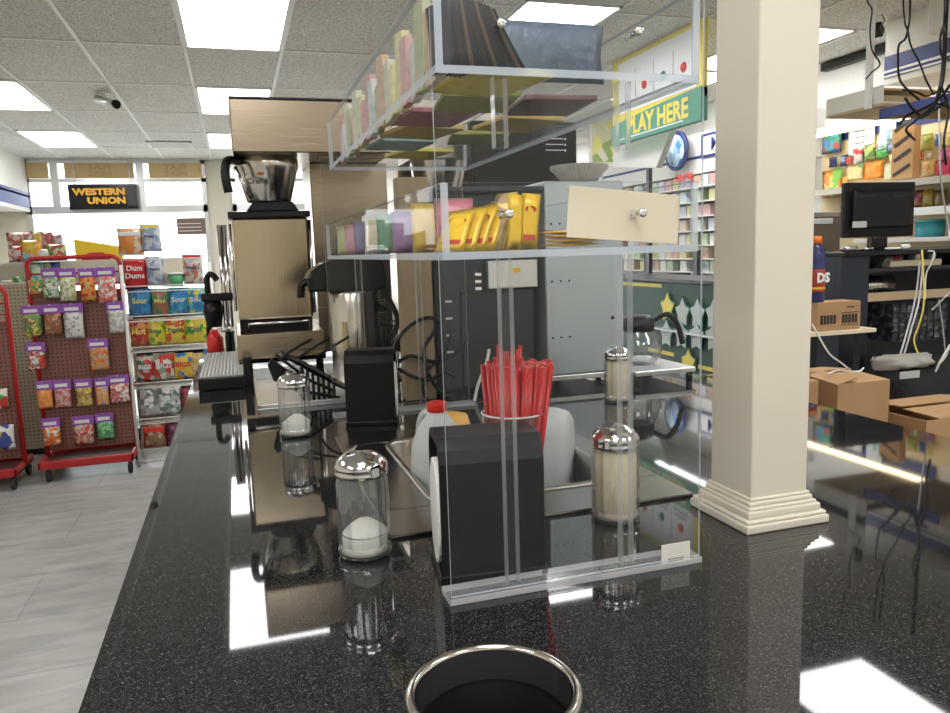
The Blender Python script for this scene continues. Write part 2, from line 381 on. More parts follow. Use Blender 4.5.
# black lightbox sign hung in the window
a, b_ = at(67, 184, Y=11.55), at(139, 209, Y=11.55)
t = thing('hanging_sign', 'black wire transfer sign with yellow letters hanging in the shop window', 'sign', ((a.x + b_.x) / 2, 11.55, b_.z), 0)
w, h = b_.x - a.x, a.z - b_.z
part('sign_box', box(BM(), -w / 2, w / 2, 0, .06, 0, h), 'blackg', t, .01)
part('border', box(BM(), w / 2 - .14, w / 2 - .02, -.006, 0, .05, h - .03), 'darkgrey', t)
lettering('WESTERN', mat('amber_ink', (.95, .50, .04), .5), t, (w * .32, -.008, h * .68), .118, bold=.0065, sx=1.22, align='RIGHT'); lettering('UNION', bpy.data.materials['amber_ink'], t, (w * .32, -.008, h * .34), .118, bold=.0065, sx=1.22, align='RIGHT')
for s in (-1, 1): part('hanger', tube(BM(), [(s * w * .4, .03, h), (s * w * .4, .03, ZC - .01 - b_.z)], .006), 'alum', t)
a, b_ = at(176, 218, Y=11.6), at(206, 234, Y=11.6)
t = thing('window_notice', 'small brown notice stuck low on the shop window beside the cream pier', 'notice', (a.x, 11.66, b_.z))
w, h = b_.x - a.x, a.z - b_.z
part('notice_board', box(BM(), 0, w, -.01, 0, 0, h), mat('brown_notice', (.20, .14, .11), .7), t)
bm = BM()
for k in range(3): box(bm, .02, w - .06, -.014, -.01, h * (.2 + .22 * k), h * (.24 + .22 * k))
part('printed_lines', bm, 'whitep', t)

# ceiling fittings
def ceil_light(x0, x1, y0, y1, label, grp='fluorescent ceiling panels'):
    t = thing('ceiling_light', label, 'ceiling light', ((x0 + x1) / 2, (y0 + y1) / 2, ZC - .012), 0, grp)
    w, l = (x1 - x0) / 2 - .013, (y1 - y0) / 2 - .013
    part('diffuser', box(BM(), -w + .01, w - .01, -l + .01, l - .01, .001, .011), 'diff', t)
    f = BM()
    box(f, -w, w, -l, -l + .014, 0, .012); box(f, -w, w, l - .014, l, 0, .012); box(f, -w, -w + .014, -l, l, 0, .012); box(f, w - .014, w, -l, l, 0, .012)
    part('frame', f, 'grid', t)
g = lambda c, r: (GX0 + GW * c, GX0 + GW * (c + 1), GY0 + GH * r, GY0 + GH * (r + 1))
ceil_light(*g(0, -1), 'bright square-ended ceiling panel overhead before the coffee brewer')
ceil_light(*g(0, 1), 'ceiling panel partly behind the tall steel brewer hood, larger of two')
ceil_light(*g(0, 3), 'small far ceiling panel behind the brewer near the shop window')
ceil_light(*g(-3, 1), 'ceiling panel cut by the picture edge above the candy racks')
ceil_light(*g(-3, 3), 'ceiling panel furthest over the candy racks near the window sign')
ceil_light(1.67, 2.30, 4.20, 5.46, 'ceiling panel seen through the upper clear tray beside the brown envelopes')
ceil_light(3.52, 4.13, 4.32, 5.54, 'ceiling panel whose corner shows beside the cream square post')
ceil_light(3.52, 4.13, 5.58, 6.80, 'ceiling panel end showing between display stand and cream post')
ceil_light(2.46, 3.09, 1.84, 3.06, 'ceiling panel mirrored in the granite beside the post base')
for c, r in ((4, 3), (6, 3), (-3, -3), (0, -5), (4, -5), (-3, -5), (2, -6), (-1, -6), (5, -6)):  # last three: unseen, added behind the camera to brighten camera-facing surfaces
    ceil_light(*g(c, r), 'ceiling panel lighting the shop from out of view')
# vent, camera, dome
a, b_ = at(150, 146, z=ZC), at(196, 138, z=ZC)
t = thing('ceiling_vent', 'white louvred air vent in the ceiling near the window', 'vent', (a.x, a.y - .45, ZC - .02))
f = BM(); box(f, 0, .5, 0, .5, .012, .018)
part('backing', f, 'darkgrey', t); f = BM()
for k in range(7): box(f, .02, .48, .03 + k * .07, .06 + k * .07, 0, .012)
for q in ((0, .5, 0, .02), (0, .5, .48, .5), (0, .02, 0, .5), (.48, .5, 0, .5)): box(f, *q, 0, .014)
part('louvre', f, 'grid', t)
p = at(103, 92, z=ZC)
t = thing('security_camera', 'small white bullet security camera on the ceiling grid', 'camera', p)
part('mount', lathe(BM(), [(.04, -.012), (.04, 0)], 16, close=True), 'white', t); part('arm', tube(BM(), [(0, 0, -.01), (.02, -.02, -.07)], .012), 'white', t)
part('housing', tube(BM(), [(-.06, .10, -.04), (.10, -.14, -.12)], .034, 14), 'alum', t)
part('lens', tube(BM(), [(.10, -.14, -.12), (.115, -.163, -.128)], .036, 14), 'blackg', t)
p = at(106, 160, z=ZC)
t = thing('dome_camera', 'dark dome security camera on the ceiling above the window sign', 'camera', p)
part('base', lathe(BM(), [(.09, -.03), (.09, 0)], 20, close=True), 'white', t)
part('dome', lathe(BM(), [(.001, -.10), (.04, -.09), (.065, -.06), (.07, -.03)], 20), 'blackg', t)

# ================================================================== COUNTER
CT = .92; cx0, cx1, cy0, cy1 = -.176, 1.43, .28, 3.85
HX, HY, HR = .2115, .656, .080                       # waste chute
bx0, bx1, by0, by1 = .29, .66, 1.20, 1.66            # drop-in basin
t = thing('service_counter', 'long black speckled granite counter with drop-in basin and round waste hole', 'counter', (cx0, cy0, 0))
bm = BM(); hs = .12
def rect(x0, x1, y0, y1, z=CT):
    if x1 > x0 and y1 > y0: bm.faces.new([bm.verts.new(p) for p in ((x0, y0, z), (x1, y0, z), (x1, y1, z), (x0, y1, z))])
rect(cx0, cx1, cy0, HY - hs); rect(cx0, HX - hs, HY - hs, HY + hs); rect(HX + hs, cx1, HY - hs, HY + hs); rect(cx0, cx1, HY + hs, by0)
rect(cx0, bx0, by0, by1); rect(bx1, cx1, by0, by1); rect(cx0, cx1, by1, cy1)
n = 48; A = []; B = []; C_ = []
for i in range(n):
    a = 2 * PI * i / n; c, s = math.cos(a), math.sin(a); k = hs / max(abs(c), abs(s))
    A.append(bm.verts.new((HX + HR * c, HY + HR * s, CT))); B.append(bm.verts.new((HX + k * c, HY + k * s, CT))); C_.append(bm.verts.new((HX + HR * c, HY + HR * s, CT - .04)))
for i in range(n):
    j = (i + 1) % n; bm.faces.new((A[i], B[i], B[j], A[j])); bm.faces.new((C_[i], A[i], A[j], C_[j]))
for q in (((cx0, cy0), (cx1, cy0)), ((cx1, cy0), (cx1, cy1)), ((cx1, cy1), (cx0, cy1)), ((cx0, cy1), (cx0, cy0)), ((bx0, by0), (bx0, by1)), ((bx0, by1), (bx1, by1)), ((bx1, by1), (bx1, by0)), ((bx1, by0), (bx0, by0))):
    (x0, y0), (x1, y1) = q
    bm.faces.new([bm.verts.new(p) for p in ((x0, y0, CT - .04), (x1, y1, CT - .04), (x1, y1, CT), (x0, y0, CT))])
bmesh.ops.translate(bm, vec=(-cx0, -cy0, 0), verts=bm.verts[:])
link('countertop', mesh_of('countertop', bm, 'granite'), t)
bm = BM(); bx = (cx0 + .04, cx1 - .04)
box(bm, bx[0], bx[0] + .02, cy0 + .04, cy1 - .04, 0, CT - .04); box(bm, bx[1] - .02, bx[1], cy0 + .04, cy1 - .04, 0, CT - .04)
box(bm, *bx, cy0 + .04, cy0 + .06, 0, CT - .04); box(bm, *bx, cy1 - .06, cy1 - .04, 0, CT - .04)
part('cabinet', bm, mat('cabinet_laminate', (.22, .17, .13), .6), t, world=True)
part('chute_sleeve', lathe(BM(), [(HR - .006, -.14), (HR - .004, .002)], 48, (HX, HY, CT)), mat('chute_grey', (.035, .035, .040), .25), t, world=True)
part('bin_liner', lathe(BM(), [(.0001, -.040), (HR - .010, -.036), (HR - .0075, -.030)], 48, (HX, HY, CT)), mat('liner_black', (.001, .001, .001), .6, spec=.1), t, world=True)
g_ = BM(); R_ = HR
lathe(g_, [(R_ - .004, -.002), (R_ - .003, .003), (R_ - .001, .0055), (R_ + .002, .006), (R_ + .0055, .004), (R_ + .0068, .0005)], 64, (HX, HY, CT))
part('chute_ring', g_, 'chromed', t, world=True, label='chrome ring around the waste hole')
# basin with a broad flat flange and a raised rim
g_ = BM(); fx0, fx1, fy0, fy1 = .192, .722, 1.084, 1.76
for q in ((fx0, fx1, fy0, by0), (fx0, fx1, by1, fy1), (fx0, bx0, by0, by1), (bx1, fx1, by0, by1)): box(g_, *q, CT + .0005, CT + .006)
part('basin_flange', g_, brushed('flange_steel', (.27, .25, .235), .22, 0), t, world=True, bevel=.002)
g_ = BM(); r_ = .05
def rr(x0, x1, y0, y1, r, z):
    o = []
    for (x, y, a0) in ((x1 - r, y1 - r, 0), (x0 + r, y1 - r, 90), (x0 + r, y0 + r, 180), (x1 - r, y0 + r, 270)):
        for k in range(6):
            a = math.radians(a0 + 18 * k); o.append((x + r * math.cos(a), y + r * math.sin(a), z))
    return o
rings = []
for ins, z in ((-.004, CT + .006), (-.002, CT + .010), (.006, CT + .010), (.010, CT + .004), (.02, CT - .13), (.04, CT - .145)):
    rings.append([g_.verts.new(p) for p in rr(bx0 + ins, bx1 - ins, by0 + ins, by1 - ins, max(.012, r_ - ins), z)])
for a, b_ in zip(rings, rings[1:]):
    for i in range(len(a)): g_.faces.new((a[i], a[(i + 1) % len(a)], b_[(i + 1) % len(a)], b_[i])).smooth = True
g_.faces.new(rings[-1])
part('basin', g_, 'sinks', t, world=True)

# ================================================================== CREAM POST
t = thing('square_post', 'cream square post with a stepped base standing on the granite counter', 'post', (.765, .976, CT))
part('shaft', box(BM(), -.051, .051, -.051, .051, .0, ZC - CT - .002), 'cream', t, .003)
f = BM()
for ins, z0, z1 in ((.0745, 0, .013), (.0715, .013, .019), (.0655, .019, .030), (.0615, .030, .035), (.0575, .035, .042), (.0545, .042, .047)):
    box(f, -ins, ins, -ins, ins, z0, z1)
part('base', f, 'cream', t, .0025)

# ================================================================== CLEAR DISPLAY STAND
sx0, sx1, sy0, sy1 = .226, .575, .850, 2.02
t = thing('display_stand', 'clear acrylic two-tier display stand holding packets on the granite counter', 'display stand', (sx0, sy0, CT))
def wp(name, bm, m_, **k): return part(name, bm, m_, t, world=True, **k)
AC = ['acr', 'acre']
wp('front_panel', sheet(BM(), sx0 - .002, sx1, sy0, sy0 + .004, CT + .008, 1.648), AC)
wp('rear_panel', sheet(BM(), sx0, .606, sy1, sy1 + .004, CT + .008, 1.60), AC)
for y in (sy0, sy1 - .03):
    f = BM(); box(f, sx0 - .006, (sx1 if y == sy0 else .61), y - .006, y + .036, CT, CT + .009); f.normal_update()
    for q_ in f.faces: q_.material_index = 1 if abs(q_.normal.z) < .5 else 0
    wp('foot', f, ['acrf', 'acrs2'], bevel=.001)
def bar(x, y0, y1, z0, z1):
    f = BM(); box(f, x, x + .016, y0, y1, z0, z1); f.faces.ensure_lookup_table()
    for q_ in f.faces: q_.material_index = 1 if abs(q_.calc_center_median().x - (x + .008)) > .007 else 0
    wp('support_bar', f, ['acr', 'acrs'], bevel=.0008)
for x in (.300, .461):
    bar(x, sy0 + .0045, sy0 + .020, CT + .0095, 1.339); bar(x, sy0 + .008, sy0 + .024, 1.468, 1.549); bar(x, sy1 - .02, sy1 - .001, CT + .0095, 1.339)
def tray(name, x0, x1, y0, y1, z0, z1, th=.009, wt=.006):
    o = wp(name, sheet(BM(), x0, x1, y0, y1, z0, z0 + th), AC)
    def w_(nm, *q): return link(nm, mesh_of(nm, (lambda b: (bmesh.ops.translate(b, vec=(-sx0, -sy0, -CT), verts=b.verts[:]), b)[1])(sheet(BM(), *q)), AC), o)
    w_('tray_wall', x0, x0 + .009, y0, y1, z0 + th, z1); w_('tray_wall', x1 - .009, x1, y0, y1, z0 + th, z1)
    w_('tray_wall', x0 + .009, x1 - .009, y0, y0 + .004, z0 + th, z1); w_('tray_wall', x0 + .009, x1 - .009, y1 - .004, y1, z0 + th, z1)
    return o
tray('lower_tray', .230, .572, .856, 2.012, 1.3395, 1.428)
tray('upper_tray', .230, .572, .856, 1.86, 1.549, 1.66)
for px, py in ((508, 214), (641, 213), (500, 24), (637, 32)):
    p = at(px, py, Y=sy0)
    f = lathe(BM(), [(.0001, -.007), (.003, -.008), (.0055, -.006), (.0055, -.001), (.0035, 0), (.0035, .018), (.0055, .019), (.0055, .023), (.0001, .024)], 16, T=Matrix.Translation(p) @ Matrix.Rotation(-PI / 2, 4, 'X'))
    wp('standoff_screw', f, 'chrome')
p = at(676, 553, Y=sy0 - .001)
wp('sticker', box(BM(), p.x - .022, p.x + .022, sy0 - .001, sy0, p.z - .014, p.z + .014), mat('cream_sticker', (.72, .70, .64), .6), bevel=.0004, label='small cream label sticker with small print')
f = BM()
for k in range(2):
    for j in range(7): box(f, p.x - .012 + j * .0036, p.x - .0100 + j * .0036, sy0 - .0016, sy0 - .001, p.z - .011 + k * .0032, p.z - .0095 + k * .0032)
wp('fine_print', f, 'ink')

# --- lower tray: yellow drink packets, coloured packets and a cream card
YP = [(.86, .56, .02), (.80, .48, .03), (.86, .62, .05), (.88, .60, .02)]
ymat = mat('yellow_packet_foil', (.86, .55, .02), .3, coat=.3); rmat = mat('red_packet_oval', (.55, .05, .02), .4); emat = mat('packet_back_tan', (.55, .36, .20), .6)
LT = 1.3495
def packet(name, loc, w, h, d, rot, face, label, cat, grp, oval=None, back=None, bevel=.0008):
    t = thing(name, label, cat, loc, 0, grp); t.rotation_euler = rot
    f = BM(); pillow(f, w, h, d, 0, 5, 5, sag=0)
    part('pouch', f, face, t)
    if oval:
        f = BM(); lathe(f, [(.0001, -.0006), (w * .30, -.0005), (w * .30, 0)], 20, T=Matrix.Translation((0, -d * .55, h * .72)) @ Matrix.Scale(.55, 4, (0, 0, 1)) @ Matrix.Rotation(PI / 2, 4, 'X') @ Matrix.Rotation(0, 4, 'Z'))
        part('printed_oval', f, oval, t)
        part('printed_bar', box(BM(), -w * .32, w * .32, -d * .55 - .0004, -d * .5, h * .16, h * .26), oval, t)
    return t
px_ = [.247, .262, .276, .288] + [.292 + .0023 * k for k in range(10)]
for i in range(14):
    packet('drink_packet', (px_[i], .890 + .001 * (i % 3), LT), .040, .074 - .0012 * abs(i - 9), .0022, (math.radians(-38 + i * 2.0), 0, math.radians(-42 - min(i, 6) * 4.5)), ymat if (i < 4 or i % 2) else emat,
           ['yellow packet with a red oval, first in the fanned row', 'yellow packet with a red oval, second in the fanned row', 'yellow packet with a red oval, third in the fanned row', 'yellow packet with a red oval, fourth in the fanned row'][i] if i < 4 else ('yellow' if i % 2 else 'tan backed') + ' packet edge-on in the dense half of the fanned row', 'packet', 'yellow drink packets fanned in the lower tray' if i % 2 or i < 4 else 'tan backed packets fanned in the lower tray', rmat if i < 4 or i % 3 else None)
packet('drink_packet', (.326, .874, LT), .022, .066, .006, (0, math.radians(3), math.radians(12)), ymat, 'upright yellow packet with its plain back, standing behind the screw', 'packet', 'upright yellow packets in the lower tray')
packet('drink_packet', (.345, .878, LT), .024, .067, .005, (0, math.radians(5), math.radians(-8)), ymat, 'upright yellow packet beside the lying packets with a small red mark', 'packet', 'upright yellow packets in the lower tray', rmat)
for i, (x, y, z, a) in enumerate(((.445, .893, .004, 4), (.45, .90, .009, -8), (.448, .895, .0145, 12), (.444, .905, .0195, 2))):
    packet('drink_packet', (x - .078, y, LT + z), .045, .085, .005, (-PI / 2, 0, math.radians(a - 88)), ymat, ['yellow packet lying lowest beside the upright ones', 'yellow packet lying second on the flat pile', 'yellow packet lying third with a curled brown edge', 'yellow packet lying on top of the flat pile'][i], 'packet', 'yellow packets lying flat in the lower tray', rmat if i % 2 else None)
tea = [((.55, .18, .22), 'red'), ((.46, .50, .28), 'olive'), ((.62, .35, .42), 'pink'), ((.25, .24, .38), 'violet grey'), ((.70, .62, .45), 'cream'), ((.16, .34, .22), 'green'), ((.33, .22, .42), 'purple'), ((.72, .50, .12), 'amber')]
tm = [mat('packet_' + b_.replace(' ', '_'), a, .4, coat=.2, var=.25, scale=90) for a, b_ in tea]
for i in range(22):
    y = .935 + i * .046; k = (i * 5) % 8
    packet('tea_packet', (.268 + .012 * (i % 3), y, LT), .05, .066 + .004 * (i % 2), .014, (math.radians(-6 + 3 * (i % 3)), 0, math.radians(-16 + 9 * (i % 4))), tm[k], tea[k][1] + ' drink packet standing along the clear side wall of the lower tray', 'packet', tea[k][1] + ' packets lined up in the lower tray')
for i in range(6):
    packet('drink_packet', (.335 + .005 * i, .95 + .05 * i, LT), .055, .06, .012, (math.radians(-15), math.radians(20), math.radians(-30)), ymat, 'yellow packet leaning in the second row of the lower tray', 'packet', 'yellow packets in the second row', rmat)
# cream card
t = thing('blank_card', 'blank cream card leaning inside the lower tray behind the front panel', 'card', (.494, .872, 1.3600), 0); t.rotation_euler = (0, math.radians(4.5), math.radians(5))
part('card_face', box(BM(), -.104, .062, 0, .0015, -.006, .057), 'card', t, .0006); part('card_fold', box(BM(), -.102, .062, .0015, .012, .051, .0525), 'card', t)

# --- upper tray: dark envelopes, booklets, flyers
UT = 1.559
em = [mat('envelope_dark', (.035, .035, .045), .55), mat('envelope_edge', (.20, .14, .08), .6), mat('envelope_brown', (.07, .05, .04), .55)]
for i in range(16):
    t = packet('tea_envelope', (.250 + i * .0058, .896, UT), .055, .078, .0025, (math.radians(1), math.radians(-30 - i * .8), math.radians(-48)), em[(0, 0, 2, 0, 1)[i % 5]],
               'dark paper envelope in the slanted pack in the upper tray', 'envelope', 'dark envelopes packed slanting in the upper tray')
    t.rotation_euler = (math.radians(3 + i * 2.2), 0, math.radians(-72))
fc = [((.62, .66, .45), 'pale green'), ((.75, .70, .20), 'yellow'), ((.70, .30, .28), 'hazy red'), ((.60, .66, .66), 'pale grey'), ((.45, .52, .22), 'olive green'), ((.72, .42, .18), 'orange')]
fm = [mat('flyer_' + b_.replace(' ', '_'), tuple(.55 * v + .45 * sum(a) / 3 for v in a), .5, var=.35, scale=60) for a, b_ in fc]  # colours greyed to imitate the haze of the clear tray wall
for i in range(20):
    k = (i * 5 + i // 6) % 6; y = .92 + i * .046
    f = BM(); box(f, -.006, .006, -.021, .021, 0, .075 + .018 * ((i * 7) % 3))
    one('folded_leaflet', f, fm[k], fc[k][1] + ' leaflet standing against the clear side wall of the upper tray', 'leaflet', fc[k][1] + ' leaflets along the upper tray wall', .0015, (.254 + .003 * (i % 2), y, UT), rot=(math.radians(4 * ((i % 3) - 1)), 0, math.radians(-5 + 4 * (i % 3))))
bk = [((.62, .55, .10), 'yellow'), ((.42, .18, .24), 'pink'), ((.30, .33, .08), 'olive'), ((.25, .40, .42), 'teal'), ((.17, .09, .08), 'dark red'), ((.50, .38, .12), 'mustard')]
bmat_ = [mat('booklet_' + b_.replace(' ', '_'), a, .5, var=.4, scale=70) for a, b_ in bk]
spots = [(.33, .96, 0, 10), (.35, 1.09, 2, -8), (.32, 1.22, 1, 4), (.335, 1.36, 5, 12), (.47, 1.10, 4, -5), (.48, 1.26, 5, 8), (.46, 1.42, 2, -12), (.33, 1.52, 3, 5), (.40, 1.66, 0, 10)]
for i, (x, y, k, a) in enumerate(spots):
    one('booklet', box(BM(), -.055, .055, -.065, .065, 0, .008), bmat_[k], bk[k][1] + ' booklet lying flat in the upper clear tray, %s along it' % ['first', 'second', 'third', 'fourth', 'fifth', 'sixth', 'seventh', 'eighth', 'ninth'][i], 'booklet', None, .002, (x, y, UT + .0005), rot=(0, 0, math.radians(a)))
pa, pb = at(498, 66, Y=.93), at(603, 26, Y=.93)
f = BM(); pillow(f, pb.x - pa.x, pb.z - UT, .02, 0, 10, 6)
one('blue_pouch', f, mat('blue_grey_foil', (.11, .145, .20), .4, .1, var=.5, scale=60, bump=.5), 'blue grey foil pouch standing in the upper tray between the two screws', 'pouch', None, 0, ((pa.x + pb.x) / 2, .93, UT + .0005))

# ================================================================== JARS
def dispenser(loc, fill, powder, label, rz=0):
    t = thing('sugar_dispenser' if powder == 'sugar' else 'creamer_dispenser', label, 'dispenser', loc, rz)
    f = BM()
    lathe(f, [(.0001, .001), (.0365, .001), (.0385, .004), (.0385, .012), (.0355, .018)], 72)
    lathe(f, [(.0345, .018), (.0345, .108), (.0325, .116), (.0325, .122)], 96, flute=.085)
    part('glass_jar', f, 'glass', t)
    f = BM(); lathe(f, [(.0001, .006), (.034, .006), (.034, .016), (.0335, .02)], 36)
    hz = .02 + (.092 if fill > .9 else .010)
    if fill > .9: lathe(f, [(.0325, .02), (.0325, hz), (.02, hz + .004), (.0001, hz + .005)], 36)
    else: lathe(f, [(.0335, .02), (.0335, hz), (.0325, hz + .002)], 36); lathe(f, [(.0325, hz + .002), (.022, hz + .012), (.010, hz + .020), (.0001, hz + .022)], 36, c=(.004, 0, 0))
    part('contents', f, powder, t)
    f = BM(); lathe(f, [(.0345, .118), (.0375, .119), (.0380, .124), (.0365, .127), (.0380, .130), (.0375, .134), (.034, .140), (.026, .147), (.014, .1515), (.0001, .153)], 40)
    ld = part('lid', f, 'chrome', t)
    f = BM(); box(f, -.010, .010, -.004, .012, -.001, .001)
    fl = part('pour_flap', f, 'chrome', ld, .0006, loc=(.0, .010, .156), rot=(math.radians(-25), 0, 0))
    return t
dispenser((.150, 1.050, CT + .0005), .2, 'sugar', 'glass sugar dispenser with chrome dome lid, a third full, beside the display stand', 1.2)
dispenser((.111, 1.842, CT + .0005), .2, 'sugar', 'glass sugar dispenser nearly empty in front of the black wire rack', .3)
dispenser((.548, 1.040, CT + .0005), 1, 'creamer', 'full creamer dispenser with chrome lid behind the clear front panel', 1.9)
dispenser((.992, 1.865, CT + .0005), 1, 'creamer', 'full creamer dispenser standing further back beside the grey machine', .5)

# ================================================================== NAPKIN DISPENSERS
def napkin_box(loc, rz, w, h, d, label, side):
    t = thing('napkin_dispenser', label, 'napkin dispenser', loc, rz)
    f = BM(); pr = [(0, 0), (0, h - .03), (.006, h - .012), (.02, h), (d - .02, h), (d - .006, h - .012), (d, h - .03), (d, 0)]
    inner = [(d - .008, 0), (d - .008, h - .034), (d - .013, h - .018), (d - .024, h - .010), (.024, h - .010), (.013, h - .018), (.008, h - .034), (.008, 0)]
    # shell with a curved top: front, top and back as one bent sheet
    P = pr + inner
    A = [f.verts.new((0, y, z)) for y, z in P]; B = [f.verts.new((w, y, z)) for y, z in P]; m_ = len(P)
    for i in range(m_): f.faces.new((A[i], A[(i + 1) % m_], B[(i + 1) % m_], B[i]))
    for V in (A, B):
        for i in range(len(pr) - 1):
            j = m_ - 1 - i; f.faces.new((V[i], V[i + 1], V[j - 1], V[j]))
    part('shell', f, 'blackm', t, .002)
    part('core', box(BM(), .010, w - .010, .009, d - .009, 0.001, h - .036), 'black', t)
    for s in ((0, 1) if side is None else (side,)):
        x0 = .002 if s == 0 else w - .009
        f = BM(); z0, z1 = .012, h - .036; N_ = 8; q = []
        for k in range(N_ + 1):
            v = k / N_; q.append((.014 + .03 * abs(2 * v - 1) ** 3, z0 + (z1 - z0) * v))
        poly = q + [(d - .013 - (a - .014), z) for a, z in reversed(q)]
        prism(f, poly, 'x', x0 - (.004 if s == 0 else 0), x0 + .007 + (.004 if s else 0))
        part('napkin_stack', f, 'napkin', t, .002)
    part('lip', box(BM(), -.003, w + .003, -.003, d + .003, 0, .012), 'black', t, .002)
    return t
napkin_box((.228, .905, CT), math.radians(-7), .138, .190, .112, 'black napkin dispenser standing behind the clear front panel with napkins showing at its side', None)
napkin_box((.238, 1.875, CT), math.radians(-15), .124, .190, .10, 'black napkin dispenser further back in front of the steel airpot', None)

# ================================================================== STRAW CUP
sc = Vector((.408, 1.118, CT))
t = thing('straw_cup', 'tall clear plastic cup full of red straws behind the napkin dispenser', 'cup', sc)
f = BM(); lathe(f, [(.0001, .002), (.037, .002), (.0395, .006), (.0505, .168), (.0520, .171), (.0505, .173), (.0490, .169), (.038, .009), (.0001, .007)], 48)
part('tumbler', f, 'cup', t); part('rim', lathe(BM(), [(.0505, .1695), (.0523, .1705), (.0523, .1725), (.0505, .1735)], 48), 'alum', t)
rn = random.Random(3)
me = mesh_of('drinking_straw', tube(BM(), [(0, 0, 0), (0, 0, .238)], .0034, 8, cap=True), 'straw')
k = 0
while k < 190:
    a, q = rn.uniform(0, 2 * PI), rn.random() ** .5
    b0 = Vector((q * .033 * math.cos(a), q * .033 * math.sin(a), .009))
    lean = Vector((q * .057 * math.cos(a + rn.uniform(-.12, .12)) + .010, q * .052 * math.sin(a), .235))
    o = link('drinking_straw', me); d_ = (lean - b0)
    o.rotation_euler = d_.to_track_quat('Z', 'Y').to_euler(); o.location = sc + b0 + (Vector((0, 0, rn.uniform(.012, .030))) if k % 19 == 0 else Vector((0, 0, rn.uniform(-.001, .006))))
    tag(o, 'red plastic drinking straw standing packed in the clear cup', 'straw', 'red straws in the clear cup'); k += 1

# ================================================================== JUGS IN THE BASIN
BZ = CT - .1445
def jug(loc, rz, w, h, label, cap, tilt=0, name='milk_jug', prof=((.8, 0), (1, .012), (1, .62), (.92, .74), (.62, .86), (.34, .93), (.30, .95))):
    t = thing(name, label, 'jug', loc, rz); t.rotation_euler = (0, tilt, rz)
    f = BM(); rings = []
    for s, z in prof:
        z = z * h if z > .1 else z
        rings.append([f.verts.new(p) for p in rr(-w * s / 2, w * s / 2, -w * s / 2, w * s / 2, w * s * .3, z)])
    for a, b_ in zip(rings, rings[1:]):
        for i in range(len(a)): f.faces.new((a[i], a[(i + 1) % len(a)], b_[(i + 1) % len(a)], b_[i])).smooth = True
    f.faces.new(rings[0][::-1]); f.faces.new(rings[-1])
    part('bottle', f, 'milk', t)
    f = BM(); tube(f, smooth_path([(0, w * (.16 if cap else .40), h * .92), (0, w * .42, h * .90), (0, w * .56, h * .75), (0, w * .50, h * .56)], 5), .009, 8)
    part('handle', f, 'milk', t)
    if cap:
        part('cap', lathe(BM(), [(.0001, h * .945), (.0185, h * .945), (.0195, h * .95), (.0195, h), (.018, h + .003), (.0001, h + .003)], 24), cap, t, label='red screw cap')
    return t
jug((.352, 1.395, BZ), .5, .095, .284, 'white plastic jug with a red cap standing in the steel basin', 'redcap')
jug((.580, 1.42, BZ + .008), 1.0, .125, .236, 'white plastic jug without cap leaning behind the straw cup in the basin', None, math.radians(5), prof=((.8, 0), (1, .012), (1, .80), (.95, .90), (.80, .965), (.5, .995), (.2, 1.0)))
f = BM(); lathe(f, [(.0001, .001), (.03, .001), (.042, .205), (.036, .225), (.02, .23), (.0001, .23)], 28)
one('yellow_beaker', f, 'yellowp', 'orange yellow plastic beaker beside the red capped jug', 'beaker', None, 0, (.418, 1.54, BZ))

# ================================================================== COFFEE BREWER (steel, hood, funnel, dark lid box)
BR = Vector((.13, 2.85, CT))
t = thing('coffee_brewer', 'tall reflection-browned steel coffee brewer with wide hood and chrome funnel on the counter', 'coffee brewer', BR)
q = lambda name, bm, m_, **k: part(name, bm, m_, t, world=True, **k)
q('hood', box(BM(), .018, .57, 2.75, 3.38, 1.705, 1.882), 'steelb', bevel=.004)
q('body', box(BM(), .30, .60, 3.05, 3.37, .965, 1.704), 'steelb', bevel=.003)
q('base', prism(BM(), [(2.83, .985), (2.835, 1.075), (3.37, 1.075), (3.37, .965), (2.86, .965)], 'x', -.015, .299), 'steelb', bevel=.003)
for x, y in ((.02, 2.9), (.57, 3.33), (.02, 3.33), (.28, 2.9)): q('leg', lathe(BM(), [(.014, CT), (.014, .966)], 16, (x, y, 0), close=True), 'black')
q('hood_trim', box(BM(), .016, .572, 2.747, 3.383, 1.8825, 1.888), 'darkgrey')
f = BM(); lathe(f, [(.076, 1.548), (.080, 1.552), (.108, 1.66), (.112, 1.672), (.112, 1.70), (.108, 1.7045)], 40, (.135, 2.93, 0)); q('funnel', f, 'steels')
q('funnel_foot', prism(BM(), [(.05, 1.5125), (.235, 1.5125), (.215, 1.547), (.075, 1.547)], 'y', 2.86, 2.99), 'black', bevel=.004)
h_ = q('funnel_handle', tube(BM(), smooth_path([(.035, 2.88, 1.69), (.0, 2.82, 1.685), (-.012, 2.80, 1.64), (-.005, 2.80, 1.575)], 5), .015, 12), 'black')
q('rail', tube(BM(), [(.022, 2.87, 1.67), (.07, 2.87, 1.56)], .007, 8), 'chrome')
lettering('Crema', 'ink', t, (-.035, -.026, .695), .026, bold=.0006); f = BM(); box(f, .088, .118, 2.822, 2.824, 1.634, 1.640); q('logo_stroke', f, mat('orange_ink', (.8, .25, .03), .5))
t = thing('coffee_server', 'square steel coffee server with black lid standing on the brewer base', 'coffee server', (.13, 2.85, 1.075))
q('tank', box(BM(), -.002, .262, 2.85, 3.04, 1.125, 1.490), brushed('server_steel', (.50, .42, .30), .2, 2), bevel=.008)
q('lid', box(BM(), -.014, .272, 2.838, 3.045, 1.4905, 1.512), 'black', bevel=.004)
q('stand', box(BM(), .0, .26, 2.875, 3.03, 1.0765, 1.1245), 'black', bevel=.002)
q('handle', tube(BM(), [(.03, 2.86, 1.085), (.03, 2.845, 1.112), (.245, 2.845, 1.112), (.245, 2.86, 1.085)], .005), 'chrome')
